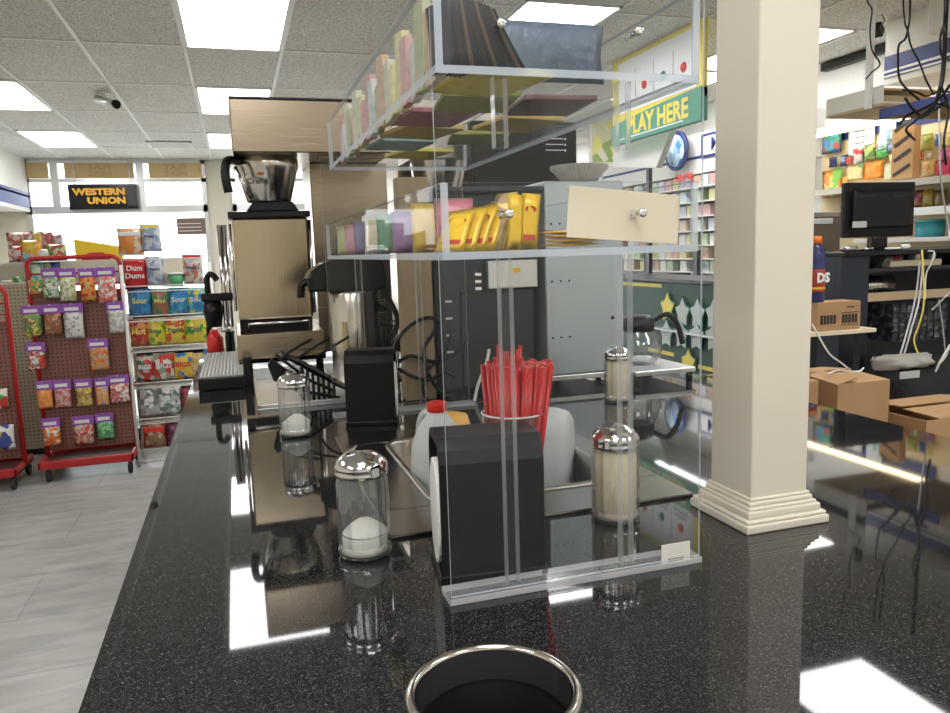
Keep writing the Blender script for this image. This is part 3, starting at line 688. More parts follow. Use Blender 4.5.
q('side_tube', tube(BM(), [(.268, 2.86, 1.14), (.268, 2.86, 1.48)], .006), 'chrome')
q('gauge_tube', tube(BM(), [(-.010, 2.87, 1.16), (-.010, 2.87, 1.47)], .006), 'chrome')

# drip tray with grid
t = thing('drip_tray', 'black drip tray with a white metal grid at the counter end', 'drip tray', (-.065, 2.6, CT))
q('tray_body', box(BM(), -.145, .0, 2.60, 3.30, CT, .962), 'black', bevel=.004)
f = BM()
for k in range(12): box(f, -.138 + k * .012, -.134 + k * .012, 2.615, 3.285, .9625, .9665)
for k in range(24): box(f, -.138, -.002, 2.62 + k * .0285, 2.624 + k * .0285, .9625, .9655)
q('drip_grid', f, 'grid')
q('bracket', box(BM(), .001, .028, 2.62, 2.70, CT, 1.02), 'black', bevel=.003)
# chrome pole with black clamps and a milk frother head
t = thing('dispenser_pole', 'chrome pole with black taps and clamps between drip tray and brewer', 'dispenser', (-.055, 3.35, CT))
for x in (-.055, -.035): q('pole', tube(BM(), [(x, 3.43, CT), (x, 3.43, 1.49)], .011, 14), 'chrome')
q('crossbar', box(BM(), -.15, -.02, 3.40, 3.46, 1.17, 1.205), 'black', bevel=.006)
q('tap', tube(BM(), smooth_path([(-.12, 3.43, 1.205), (-.12, 3.43, 1.27), (-.10, 3.42, 1.285), (-.08, 3.41, 1.26)], 4), .013, 10), 'black')
q('tap_head', lathe(BM(), [(.0001, 1.06), (.03, 1.06), (.042, 1.13), (.036, 1.168), (.0001, 1.169)], 20, (-.105, 3.43, 0)), 'black')
q('bracket', box(BM(), -.09, -.025, 3.40, 3.43, 1.04, 1.055), 'chrome')
q('bottle', lathe(BM(), [(.0001, CT), (.035, CT), (.035, 1.0), (.015, 1.04), (.0001, 1.04)], 20, (-.11, 3.52, 0)), 'redcap', label='red bottle')
q('knob', lathe(BM(), [(.0001, 1.04), (.02, 1.04), (.02, 1.059), (.0001, 1.059)], 16, (-.06, 3.385, 0)), 'alum')

# ================================================================== AIRPOT
ap = Vector((.362, 2.48, .938))
t = thing('airpot', 'brushed steel airpot with black pump lid behind the napkin dispenser', 'airpot', ap)
part('flask', lathe(BM(), [(.0001, 0), (.078, 0), (.081, .006), (.081, .286), (.076, .296), (.0001, .296)], 48), 'steels', t)
f = BM(); prism(f, [(-.150, .298), (-.152, .342), (-.140, .362), (-.10, .388), (-.04, .404), (.06, .406), (.088, .392), (.098, .352), (.096, .300), (.07, .296), (.052, .262), (.10, .235), (.088, .225), (.045, .262), (.02, .2965)], 'y', -.062, .062)
part('pump_head', f, 'blackg', t, .010)
part('pump_lever', box(BM(), -.07, .06, -.035, .035, .408, .424), 'black', t, .008)
part('spout', tube(BM(), smooth_path([(-.14, 0, .33), (-.165, 0, .32), (-.17, 0, .28)], 4), .013, 12), 'black', t)
part('carry_handle', tube(BM(), smooth_path([(.085, -.05, .30), (.125, -.05, .22), (.13, -.03, .17), (.108, -.02, .13)], 5), .009, 10), 'black', t)
part('drink_label', box(BM(), -.054, -.040, -.0745, -.0655, .05, .20), mat('label_yellow', (.72, .62, .30), .6), t, label='pale yellow paper label')
# steel sheet tray beneath
f = BM(); box(f, .03, .444, 2.19, 2.72, CT + .0005, CT + .004); box(f, .03, .444, 2.19, 2.20, CT + .004, CT + .014); box(f, .03, .04, 2.19, 2.72, CT + .004, CT + .014); box(f, .434, .444, 2.19, 2.72, CT + .004, CT + .014)
one('steel_tray', f, 'alum', 'shallow steel tray under the airpot and the black wire rack', 'tray', None, .001)
# black wire rack
def wire_rack(loc, w, d, h, label, n=6, rz=0, tilt=.0):
    t = thing('wire_rack', label, 'rack', loc, rz)
    f = BM()
    for z in (0, h * .45, h * .8):
        k = z * tilt; tube(f, [(0, k, z), (w, k, z), (w, d + k, z), (0, d + k, z), (0, k, z)], .004, 6)
    part('wire_frame', f, 'black', t)
    f = BM()
    for i in range(n + 1):
        for j in (0, d): tube(f, [(w * i / n, j, 0), (w * i / n, j + h * tilt * .8, h * .8)], .003, 6)
    part('upright', f, 'black', t)
    f = BM()
    for i in range(10): tube(f, [(w * i / 9, 0, .004), (w * i / 9, d, .004)], .0025, 6)
    part('bottom_grid', f, 'black', t)
    return t
wire_rack((.455, 2.50, CT + .0005), .10, .16, .235, 'tall black wire caddy beside the airpot', 5)
RK = Vector((.115, 2.24, CT + .006))
t = thing('sleeve_rack', 'sloping black wire rack with lid slots in front of the airpot', 'rack', RK)
pr = lambda name, bm, m_='black': part(name, bm, m_, t)
for i, x in enumerate((0, .055, .11)):
    pr('slot_wire', tube(BM(), smooth_path([(x - .01, .02 + .02 * i, .125), (x + .015, .0, .148), (x + .085, .04, .178)], 5), .0042, 8))
f = BM()
for i in range(9): T = Matrix.Translation((.005 + i * .018, .045, .130 - i * .012)) @ Matrix.Rotation(math.radians(28), 4, 'Y'); box(f, -.012, .055, -.045, .09, 0, .005, T=T)
pr('slot_plate', f)
pr('front_plate', prism(BM(), [(-.035, .07), (-.048, .115), (-.035, .135), (.045, .065), (.03, .03)], 'y', -.01, .0))
for i in range(7):
    x = .05 + i * .015; pr('rung', tube(BM(), [(x, .02, .105 - i * .008), (x, .02, .0), (x, .11, 0)], .0045, 6))
pr('side_rail', tube(BM(), [(-.045, .0, .12), (.06, .0, .028), (.155, .0, .0)], .005, 8))
pr('side_rail', tube(BM(), [(-.02, .12, .13), (.08, .12, .04), (.155, .12, .0)], .005, 8))

# ================================================================== DARK BREWER, GREY MACHINE, PILLAR, SCREEN
t = thing('dispensing_machine', 'dark grey drinks machine with a pale control panel, between pillar and grey machine', 'machine', (.55, 2.15, CT))
q('housing', box(BM(), .548, .865, 2.15, 2.62, .935, 1.515), 'darkgrey', bevel=.006)
q('door', box(BM(), .625, .855, 2.139, 2.149, .945, 1.23), mat('machine_door', (.022, .022, .026), .3), bevel=.003)
q('control_panel', box(BM(), .705, .862, 2.118, 2.1495, 1.235, 1.318), 'alum', bevel=.003)
q('panel_sticker', box(BM(), .775, .806, 2.1165, 2.118, 1.28, 1.294), 'yel')
for k in range(3): q('button', box(BM(), .672, .692, 2.142, 2.149, 1.232 + k * .021, 1.242 + k * .021), 'chrome', bevel=.001)
for k in range(4): q('vent_slot', box(BM(), .58, .60, 2.1475, 2.150, 1.05 + .05 * k, 1.056 + .05 * k), 'alum')
q('shelf', box(BM(), .548, .88, 2.10, 2.60, 1.516, 1.530), 'darkgrey', bevel=.003)
for x in (.56, .85):
    for y in (2.17, 2.6): q('foot', lathe(BM(), [(.012, CT), (.012, .936)], 12, (x, y, 0), close=True), 'black')
t = thing('grey_machine', 'pale grey steel countertop machine with riveted front and stacked coffee filters on top', 'machine', (1.0, 2.1, CT))
q('side_body', box(BM(), .880, 1.140, 2.10, 2.60, .962, 1.545), 'oven', bevel=.006)
q('lower_rail', box(BM(), .884, 1.136, 2.105, 2.595, .945, .961), 'alum', bevel=.002)
for x in (.90, 1.12):
    for y in (2.13, 2.57): q('foot', lathe(BM(), [(.014, CT), (.014, .946)], 12, (x, y, 0), close=True), 'black')
f = BM()
for z in (1.08, 1.25, 1.42):
    for k in range(3): lathe(f, [(.0035, 0), (.003, .002), (.0001, .0025)], 8, T=Matrix.Translation((.90 + k * .028, 2.0995, z)) @ Matrix.Rotation(PI / 2, 4, 'X'))
lathe(f, [(.006, 0), (.005, .003), (.0001, .004)], 10, T=Matrix.Translation((1.10, 2.0995, 1.13)) @ Matrix.Rotation(PI / 2, 4, 'X'))
q('rivet', f, 'darkgrey')
q('seam', box(BM(), .885, .887, 2.0985, 2.1, .97, 1.53), 'alum')
t = thing('coffee_filters', 'stack of white fluted paper coffee filters on top of the grey machine', 'coffee filters', (1.06, 2.24, 1.546))
f = BM(); seg = 96; prof = [(.045, 0), (.058, .012), (.078, .035), (.09, .045)]
for L in range(3):
    rings = [[f.verts.new(((r + (.004 if i % 2 else -.004) * (j > 0)) * math.cos(2 * PI * i / seg), (r + (.004 if i % 2 else -.004) * (j > 0)) * math.sin(2 * PI * i / seg), z + .003 + L * .005)) for i in range(seg)] for j, (r, z) in enumerate(prof)]
    for a, b_ in zip(rings, rings[1:]):
        for i in range(seg): f.faces.new((a[i], a[(i + 1) % seg], b_[(i + 1) % seg], b_[i]))
    f.faces.new(rings[0])
part('filter_paper', f, mat('filter_paper', (.80, .78, .72), .9), t)
t = thing('menu_screen', 'black wall-sized menu screen standing behind the two machines', 'screen', (1.11, 2.85, 1.30))
q('panel', box(BM(), .90, 1.33, 2.84, 2.88, 1.52, 1.835), 'blackg', bevel=.004)
q('bezel', box(BM(), .893, 1.337, 2.846, 2.886, 1.513, 1.842), 'black', bevel=.003)
f = BM()
for k in range(3): box(f, 1.20, 1.275, 2.838, 2.8395, 1.775 - k * .022, 1.778 - k * .022); box(f, 1.28, 1.287, 2.837, 2.8395, 1.772 - k * .022, 1.779 - k * .022)
q('screen_lines', f, 'whitep')
q('red_emblem', box(BM(), 1.27, 1.30, 2.837, 2.8395, 1.60, 1.635), mat('magenta_ink', (.6, .02, .12), .5))
q('stand', box(BM(), 1.08, 1.15, 2.86, 2.90, CT, 1.515), 'black'); q('stand_foot', box(BM(), 1.0, 1.23, 2.80, 2.96, CT, .93), 'black', bevel=.003)
f = box(BM(), .447, .537, 2.125, 2.185, CT, 1.56)
one('timber_post', f, brushed('worn_brown_post', (.36, .27, .17), .5, 2, .15, 12), 'worn brown square post with black cables looped around it', 'post', None, .003)
# second brewer behind the tray (funnel and pale cabinet)
t = thing('funnel_brewer', 'second coffee brewer with a brown cabinet and steel funnel seen through the clear trays', 'coffee brewer', (.62, 3.3, CT))
q('cabinet', box(BM(), .70, 1.18, 3.30, 3.7, .95, 1.95), 'steelb', bevel=.006)
q('hood', box(BM(), .70, 1.05, 3.02, 3.2995, 1.72, 1.95), brushed('hood_steel_pale', (.6, .56, .5), .3, 0), bevel=.004)
q('funnel', lathe(BM(), [(.06, 1.5), (.11, 1.66), (.118, 1.718)], 32, (.84, 3.15, 0)), 'steels')
q('drip_base', box(BM(), .70, 1.05, 3.02, 3.2995, .935, .98), 'black', bevel=.004)
for x, y in ((.74, 3.06), (1.12, 3.64), (.74, 3.64)): q('foot', lathe(BM(), [(.014, CT), (.014, .951)], 12, (x, y, 0), close=True), 'black')
# potted plant behind the tray
t = thing('potted_plant', 'small green leafy plant in a white pot behind the clear lower tray', 'plant', (.60, 3.45, CT))
q('pot', lathe(BM(), [(.0001, CT), (.04, CT), (.055, 1.42), (.05, 1.42), (.0001, 1.40)], 24, (.60, 3.45, 0)), 'white')
f = BM(); rn = random.Random(5)
for k in range(60):
    a = rn.uniform(0, 2 * PI); e_ = rn.uniform(.3, 1.3); L = rn.uniform(.06, .11); d_ = Vector((math.cos(a) * math.cos(e_), math.sin(a) * math.cos(e_), math.sin(e_))); s_ = Vector((-math.sin(a), math.cos(a), 0)) * .010
    p0 = Vector((.60, 3.45, 1.41)); P_ = [p0, p0 + d_ * L * .5 + s_, p0 + d_ * L + Vector((0, 0, -.01)), p0 + d_ * L * .5 - s_]
    f.faces.new([f.verts.new(v) for v in P_])
q('foliage', f, mat('leaf_green', (.08, .20, .03), .5, var=.4))
# black cables looped by the post
def cable(pts, r, m_, label, grp, name='power_cable', n=6):
    return one(name, tube(BM(), smooth_path(pts, n), r, 7), m_, label, 'cable', grp)
Y = 2.105
def cp(px, py, y=Y): return at(px, py, Y=y)
cable([cp(392, 350), cp(405, 330), cp(425, 318), cp(438, 322), cp(432, 335), cp(424, 350), cp(428, 372), cp(440, 392), cp(452, 396)], .0055, 'black', 'black cable making the highest loop across the brown post', 'black cables round the brown post')
cable([cp(398, 362), cp(412, 356), cp(436, 362), cp(458, 352), cp(470, 336)], .0055, 'black', 'black cable running level across the brown post into the drinks machine', 'black cables round the brown post')
cable([cp(398, 368, 2.10), cp(412, 376, 2.10), cp(430, 380, 2.10), cp(444, 372, 2.10), cp(455, 378, 2.10)], .005, 'black', 'black cable sagging lowest across the brown post', 'black cables round the brown post')
cable([cp(428, 402, 2.11), cp(423, 388, 2.11), cp(430, 368, 2.11), cp(446, 350, 2.11), cp(452, 330, 2.11)], .005, 'black', 'black cable rising from the counter beside the brown post', 'black cables round the brown post')
cable([cp(474, 404, 2.05), cp(478, 385, 2.05), cp(486, 365, 2.05), cp(489, 350, 2.1)], .005, mat('white_cable', (.7, .7, .68), .4), 'white plug cable beside the red straws', None)

# coffee pot on a steel warmer
t = thing('coffee_warmer', 'low steel warmer plate carrying a glass coffee pot beside the grey machine', 'warmer', (1.24, 2.08, CT))
q('hot_plate', box(BM(), 1.145, 1.36, 2.04, 2.34, .948, .965), 'alum', bevel=.003)
for x in (1.16, 1.345):
    for y in (2.055, 2.32): q('foot', lathe(BM(), [(.01, CT), (.01, .9485)], 12, (x, y, 0), close=True), 'black')
t = thing('coffee_pot', 'round glass coffee pot with black collar and handle on the steel warmer', 'coffee pot', (1.235, 2.18, .966))
part('pot_glass', lathe(BM(), [(.0001, 0), (.055, 0), (.07, .02), (.076, .05), (.066, .085), (.048, .108), (.046, .125)], 40), 'glass', t)
part('collar', lathe(BM(), [(.0472, .106), (.052, .108), (.050, .150), (.034, .158), (.0001, .16)], 32), 'black', t)
part('handle', tube(BM(), smooth_path([(.045, -.02, .14), (.09, -.03, .158), (.125, -.035, .12), (.14, -.04, .06)], 5), [.008] * 5 + [.010] * 5 + [.009] * 6, 10), 'black', t)

# ================================================================== SWEETS RACKS
def colr(n, c, **k):
    if n not in M: M[n] = mat(n, c, **k)
    return M[n]
def wheeled_rack(name, x0, x1, y, label, zt):
    t = thing(name, label, 'display rack', ((x0 + x1) / 2, y, 0))
    P = lambda nm, bm, m_, **k: part(nm, bm, m_, t, world=True, **k)
    rr_ = .05
    f = BM(); pts = [(x0, y, .12), (x0, y, zt - rr_)] + [(x0 + rr_ - rr_ * math.cos(a), y, zt - rr_ + rr_ * math.sin(a)) for a in (PI / 8, PI / 4, 3 * PI / 8, PI / 2)]
    pts += [(x1 - rr_ + rr_ * math.sin(a), y, zt - rr_ + rr_ * math.cos(a)) for a in (0, PI / 8, PI / 4, 3 * PI / 8)] + [(x1, y, zt - rr_), (x1, y, .12)]
    P('tube_frame', tube(f, pts, .014, 10), 'rackred')
    P('pegboard', box(BM(), x0 + .012, x1 - .012, y - .004, y + .004, .16, zt - .22), 'peg')
    f = BM()
    for z in (zt - .10, zt - .17, zt - .215): tube(f, [(x0, y, z), (x1, y, z)], .006, 6)
    P('cross_wire', f, 'rackred')
    f = BM(); d = .20
    box(f, x0 - .02, x1, y - d, y - d + .02, .085, .135); box(f, x0 - .02, x1, y + d - .02, y + d, .085, .135)
    box(f, x0 - .02, x0, y - d, y + d, .085, .135); box(f, x1 - .02, x1, y - d, y + d, .085, .135)
    P('base_tray', f, 'rackred', bevel=.006)
    P('tray_floor', box(BM(), x0, x1, y - d + .02, y + d - .02, .09, .10), mat('dark_maroon_floor', (.10, .03, .03), .6))
    for x in (x0 + .03, x1 - .03):
        for yy in (y - d + .03, y + d - .03):
            c = P('caster', lathe(BM(), [(.034, -.012), (.040, -.006), (.040, .006), (.034, .012)], 20, close=True, T=Matrix.Translation((x, yy, .041)) @ Matrix.Rotation(PI / 2, 4, 'Y')), 'rubber')
            f = tube(BM(), [(x, yy, .045), (x, yy, .086)], .009, 8); bmesh.ops.translate(f, vec=-Vector(t.location), verts=f.verts[:]); link('caster_stem', mesh_of('caster_stem', f, 'alum'), c)
    return t
RX0, RX1, RY = at(42, 400, Y=5.35).x + .0, at(133, 400, Y=5.35).x, 5.35
RZT = at(75, 257, Y=RY).z
wheeled_rack('sweets_rack', RX0, RX1, RY, 'red wheeled pegboard rack hung with purple-topped sweet bags', RZT)
LX1 = at(18, 380, Y=5.30).x
wheeled_rack('sweets_rack', LX1 - .60, LX1, 5.25, 'red wheeled pegboard rack cut off by the picture edge', at(3, 290, Y=5.25).z + .02)

def sweet_bag(px, py, w_px, h_px, cols, colour, where, y=RY - .03, head='purple', scale=60, seed=0, hh=9, name='sweet_bag', tilt=0):
    """clear hanging bag with a paper header, on a peg hook"""
    a, b_ = at(px - w_px / 2, py + h_px, Y=y), at(px + w_px / 2, py + h_px, Y=y); top = at(px, py, Y=y)
    w, h = (b_.x - a.x), top.z - (a.z + b_.z) / 2; hz = h * hh / h_px
    t = thing(name, where, 'sweets bag', ((a.x + b_.x) / 2, y - .022, (a.z + b_.z) / 2)); t.rotation_euler = (0, tilt, 0)
    f = BM(); pillow(f, w * .96, h - hz + .006, .038, 0, 7, 8, random.Random(seed + 3)); part('sweets_bag_body', f, blotch('sweets_%s_%d' % (colour, seed), cols, scale, .3, seed=seed), t)
    if head:
        f = box(BM(), -w / 2, w / 2, -.004, .004, h - hz, h); part('header_card', f, head, t, .001)
        part('header_print', box(BM(), -w * .38, w * .30, -.0055, -.004, h - hz * .78, h - hz * .42), 'whitep', t)
        f = BM(); tube(f, [(0, .03, h - hz * .15), (0, -.03, h - hz * .15), (0, -.035, h + .004)], .0025, 6); part('peg_hook', f, 'chrome', t)
    return t
W_, G_, Y_, O_, R_c, P_, B_, K_ = (.75, .75, .7), (.10, .35, .08), (.75, .60, .08), (.80, .28, .04), (.55, .04, .03), (.75, .35, .35), (.25, .12, .05), (.2, .2, .2)
bags = [
 (53, 268, 17, 30, [W_, G_, (.5, .5, .45)], 'green', 'purple-topped bag of green and white sweets, top row of the red rack'),
 (70, 268, 18, 33, [(.6, .65, .25), W_, (.4, .45, .2)], 'lime', 'purple-topped bag of lime sweets, top row of the red rack'),
 (90, 268, 17, 33, [O_, R_c, (.6, .4, .1)], 'amber', 'purple-topped bag of amber and red sweets, top row of the red rack'),
 (109, 267, 20, 36, [P_, W_, (.75, .15, .12)], 'pink', 'purple-topped bag of pink and white sweets, top row of the red rack'),
 (35, 305, 20, 31, [Y_, (.2, .15, .1), G_], 'yellow', 'purple-topped bag of yellow and dark sweets, second row of the red rack'),
 (55, 304, 19, 31, [(.35, .12, .06), B_, (.6, .3, .2)], 'brown', 'purple-topped bag of brown sweets, second row of the red rack'),
 (76, 303, 21, 35, [(.75, .75, .75), (.4, .4, .42), W_], 'silver', 'purple-topped bag of white striped sweets, second row of the red rack'),
 (118, 301, 17, 32, [W_, (.5, .5, .5)], 'white', 'purple-topped bag of white sweets at the end of the second row'),
 (39, 342, 19, 28, [W_, R_c, (.3, .3, .28)], 'red_white', 'purple-topped bag of red and clear sweets alone in the third row'),
 (101, 338, 21, 32, [(.55, .2, .1), O_, (.5, .4, .3)], 'rust', 'purple-topped bag of rust coloured sweets in the third row'),
 (47, 380, 17, 28, [O_, (.85, .35, .1)], 'orange', 'purple-topped bag of plain orange sweets, fourth row of the red rack'),
 (65, 379, 18, 28, [(.5, .15, .12), (.65, .4, .38)], 'maroon', 'purple-topped bag of maroon sweets, fourth row of the red rack'),
 (86, 378, 18, 28, [Y_, (.4, .25, .06), (.5, .4, .3)], 'gold', 'purple-topped bag of gold sweets, fourth row of the red rack'),
 (104, 377, 14, 28, [O_, (.4, .4, .38), (.8, .4, .2)], 'tangerine', 'purple-topped bag of tangerine sweets, fourth row of the red rack'),
 (121, 374, 21, 28, [(.7, .25, .25), W_, (.5, .1, .1)], 'rose', 'purple-topped bag of rose and white sweets at the end of the fourth row'),
 (54, 417, 19, 28, [O_, (.75, .15, .05), W_], 'coral', 'purple-topped bag of coral sweets, lowest row of the red rack'),
 (86, 415, 22, 29, [(.5, .25, .18), (.7, .5, .42), R_c], 'copper', 'purple-topped bag of copper sweets, lowest row of the red rack'),
 (107, 412, 18, 27, [(.08, .35, .14), (.25, .55, .3)], 'mint', 'purple-topped bag of mint green sweets, lowest row of the red rack'),
]
for i, (px, py, w, h, c, n_, l) in enumerate(bags): sweet_bag(px, py, w, h, c, n_, l, seed=i)
sweet_bag(37, 272, 15, 22, [O_, G_, (.7, .7, .6)], 'mixed', 'small mixed sweets bag tucked at the top corner of the red rack', head=None, seed=31)
sweet_bag(2, 380, 18, 28, [G_, R_c, W_], 'snack', 'green and red snack bag, upper one on the cut-off rack', y=5.18, head=None, seed=32, scale=25, name='snack_bag')
sweet_bag(6, 416, 24, 33, [R_c, W_, (.05, .08, .35), Y_], 'snack_b', 'red white and blue snack bag, lower one on the cut-off rack', y=5.18, head=None, seed=33, scale=18, name='snack_bag')

# beige gondola between the racks with snacks on top
GXa, GXb = at(16, 400, Y=6.0).x - .6, at(58, 350, Y=6.0).x
t = thing('gondola_shelving', 'beige pegboard gondola shelving behind the red racks with snacks along its top', 'shelving', ((GXa + GXb) / 2, 6.0, 0))
q('end_panel', box(BM(), GXa, GXb, 5.95, 6.0, .05, 1.22), 'pegb'); q('upright', box(BM(), GXb - .04, GXb, 5.94, 5.95, .02, 1.24), 'wall')
q('plinth', box(BM(), GXa, GXb + .9, 6.0, 6.5, 0, .12), 'black')
for z in (.45, .85, 1.20): q('shelf', box(BM(), GXa, GXb + .9, 6.0, 6.5, z, z + .02), 'wall'); q('price_rail', box(BM(), GXa, GXb + .9, 5.985, 6.0, z - .01, z + .03), 'alum')
def pack(px0, px1, py0, py1, Y, cols, label, name='snack_bag', cat='snack bag', grp=None, scale=22, seed=0, d=.06, zb=None, txt=None, txtcol='whitep', tsize=None, extra=None, X=None):
    """a filled printed bag standing or hanging where the photo has it, front towards the room"""
    a, b_ = at(px0, py1, Y=Y), at(px1, py0, Y=Y)
    if zb is not None: a.z = zb
    w, h = b_.x - a.x, b_.z - a.z
    t = thing(name, label, cat, ((a.x + b_.x) / 2, Y, a.z), 0, grp)
    f = BM(); pillow(f, w, h, d, 0, 8, 8, random.Random(seed)); part('bag_body', f, blotch('bag_print_%d_%s' % (seed, name), cols, scale * 1.7, .3, seed=seed), t)
    if txt: lettering(txt, txtcol, t, (0, -d * .56, h * .56), tsize or w / max(2.2, max(len(x) for x in txt.split('\n'))) * 1.35, bold=.001)
    if extra: part('band', box(BM(), -w * .42, w * .42, -d * .54, -d * .46, h * extra[0], h * extra[1]), extra[2], t, .004)
    return t
RZ_ = at(30, 262, Y=6.42).z; RZ2 = at(30, 262, Y=6.2).z
q('riser', box(BM(), GXa, GXb + .9, 6.33, 6.50, 1.221, RZ_), 'wall'); q('wire_riser', box(BM(), GXa, GXb + .5, 6.15, 6.25, RZ2 - .006, RZ2), 'alum')
for x in (GXa + .01, GXb + .49): q('riser_leg', box(BM(), x - .005, x + .005, 6.15, 6.25, 1.221, RZ2 - .0065), 'alum')
top = [(9, 30, 232, 256, [(.45, .12, .10), (.7, .6, .5)], 'red'), (20, 34, 232, 247, [(.5, .2, .2), W_], 'wine'), (32, 43, 231, 246, [Y_, (.6, .5, .3)], 'yellow'), (42, 52, 232, 248, [(.4, .08, .08), (.6, .4, .4)], 'dark red'), (52, 62, 234, 247, [(.5, .5, .5), (.5, .2, .2)], 'grey')]
for i, (a, b_, c, d, cc, n_) in enumerate(top): pack(a, b_, c, d + 6, 6.42, cc, zb=RZ_ + .001, label= n_ + ' snack bag in the highest row on the beige gondola', grp='bags along the gondola top', seed=40 + i)
for i, (a, b_, c, d, cc, n_) in enumerate([(12, 22, 246, 262, [(.6, .5, .5), R_c], 'white and red'), (21, 41, 240, 254, [Y_, (.85, .4, .05)], 'yellow and orange'), (22, 36, 250, 262, [(.25, .5, .6), W_], 'pale blue'), (36, 50, 249, 262, [(.6, .75, .7), W_], 'mint and white'), (48, 66, 244, 262, [(.7, .6, .3), (.4, .1, .1), G_], 'yellow green'), (30, 42, 262, 274, [(.2, .55, .55), (.6, .7, .5)], 'teal'), (44, 52, 262, 274, [(.3, .4, .2), (.6, .6, .4)], 'olive'), (50, 60, 261, 270, [(.03, .05, .25), (.1, .15, .4)], 'navy')]):
    pack(a, b_, c, d, 6.20, cc, zb=1.221 if d > 263 else RZ2 + .001, label= n_ + ' pack standing on the shelf of the beige gondola', grp='packs on the gondola shelf', seed=50 + i)
for i, (a, b_, c, d, cc, n_) in enumerate([(3, 14, 280, 294, [Y_, W_], 'lemon'), (14, 25, 276, 290, [G_, W_], 'green topped'), (25, 36, 278, 290, [(.5, .35, .2), (.6, .55, .5)], 'tan')]):
    pack(a, b_, c, d, 6.05, cc, zb=1.221, label=n_ + ' pack at the corner of the beige gondola beside the cut-off rack', seed=60 + i)
# yellow display card with red shape behind
p0, p1 = at(76, 262, Y=6.9), at(121, 238, Y=6.9)
t = thing('display_card', 'large yellow display card with a red shape behind the red rack top', 'sign', (p0.x, 6.9, p0.z - .15))
w, h = p1.x - p0.x, p1.z - p0.z + .15
part('yellow_board', prism(BM(), [(0, 0), (w, 0), (w, h - .07), (0, h)], 'y', 0, .02), mat('bright_yellow_board', (.86, .62, .03), .5), t)
part('red_shape', prism(BM(), [(.05, 0), (.26, 0), (.26, h * .52), (.21, h * .66), (.10, h * .66), (.05, h * .52)], 'y', -.02, -.001), 'rackred', t)
part('stand', box(BM(), w * .4, w * .5, .025, .05, -p0.z + .15, h * .5), 'alum', t)

# white wire rack of snack bags
WY = 5.45
wx_0, wx_1 = at(136, 400, Y=WY).x, at(212, 300, Y=WY).x
t = thing('snack_rack', 'white wire rack full of colourful snack bags beside the counter end', 'display rack', ((wx_0 + wx_1) / 2, WY, 0))
for x in (wx_0, wx_1):
    for yy in (WY - .12, WY + .14): q('post', tube(BM(), [(x, yy, 0), (x, yy, 1.33)], .011, 8), 'white')
LV = [at(165, y, Y=WY).z for y in (259, 290, 319, 349, 384, 419, 449)]
for z in LV:
    f = BM()
    for yy in [WY - .12 + .05 * k for k in range(6)]: tube(f, [(wx_0, yy, z), (wx_1, yy, z)], .0035, 6)
    tube(f, [(wx_0, WY - .125, z + .035), (wx_1, WY - .125, z + .035)], .004, 6)
    q('wire_shelf', f, 'white')
q('back_mesh', box(BM(), wx_0, wx_1, WY + .15, WY + .155, .1, 1.1), 'black')
q('foot_rail', tube(BM(), [(wx_0, WY - .12, .03), (wx_1, WY - .12, .03)], .012, 8), 'white')
PY = WY - .04
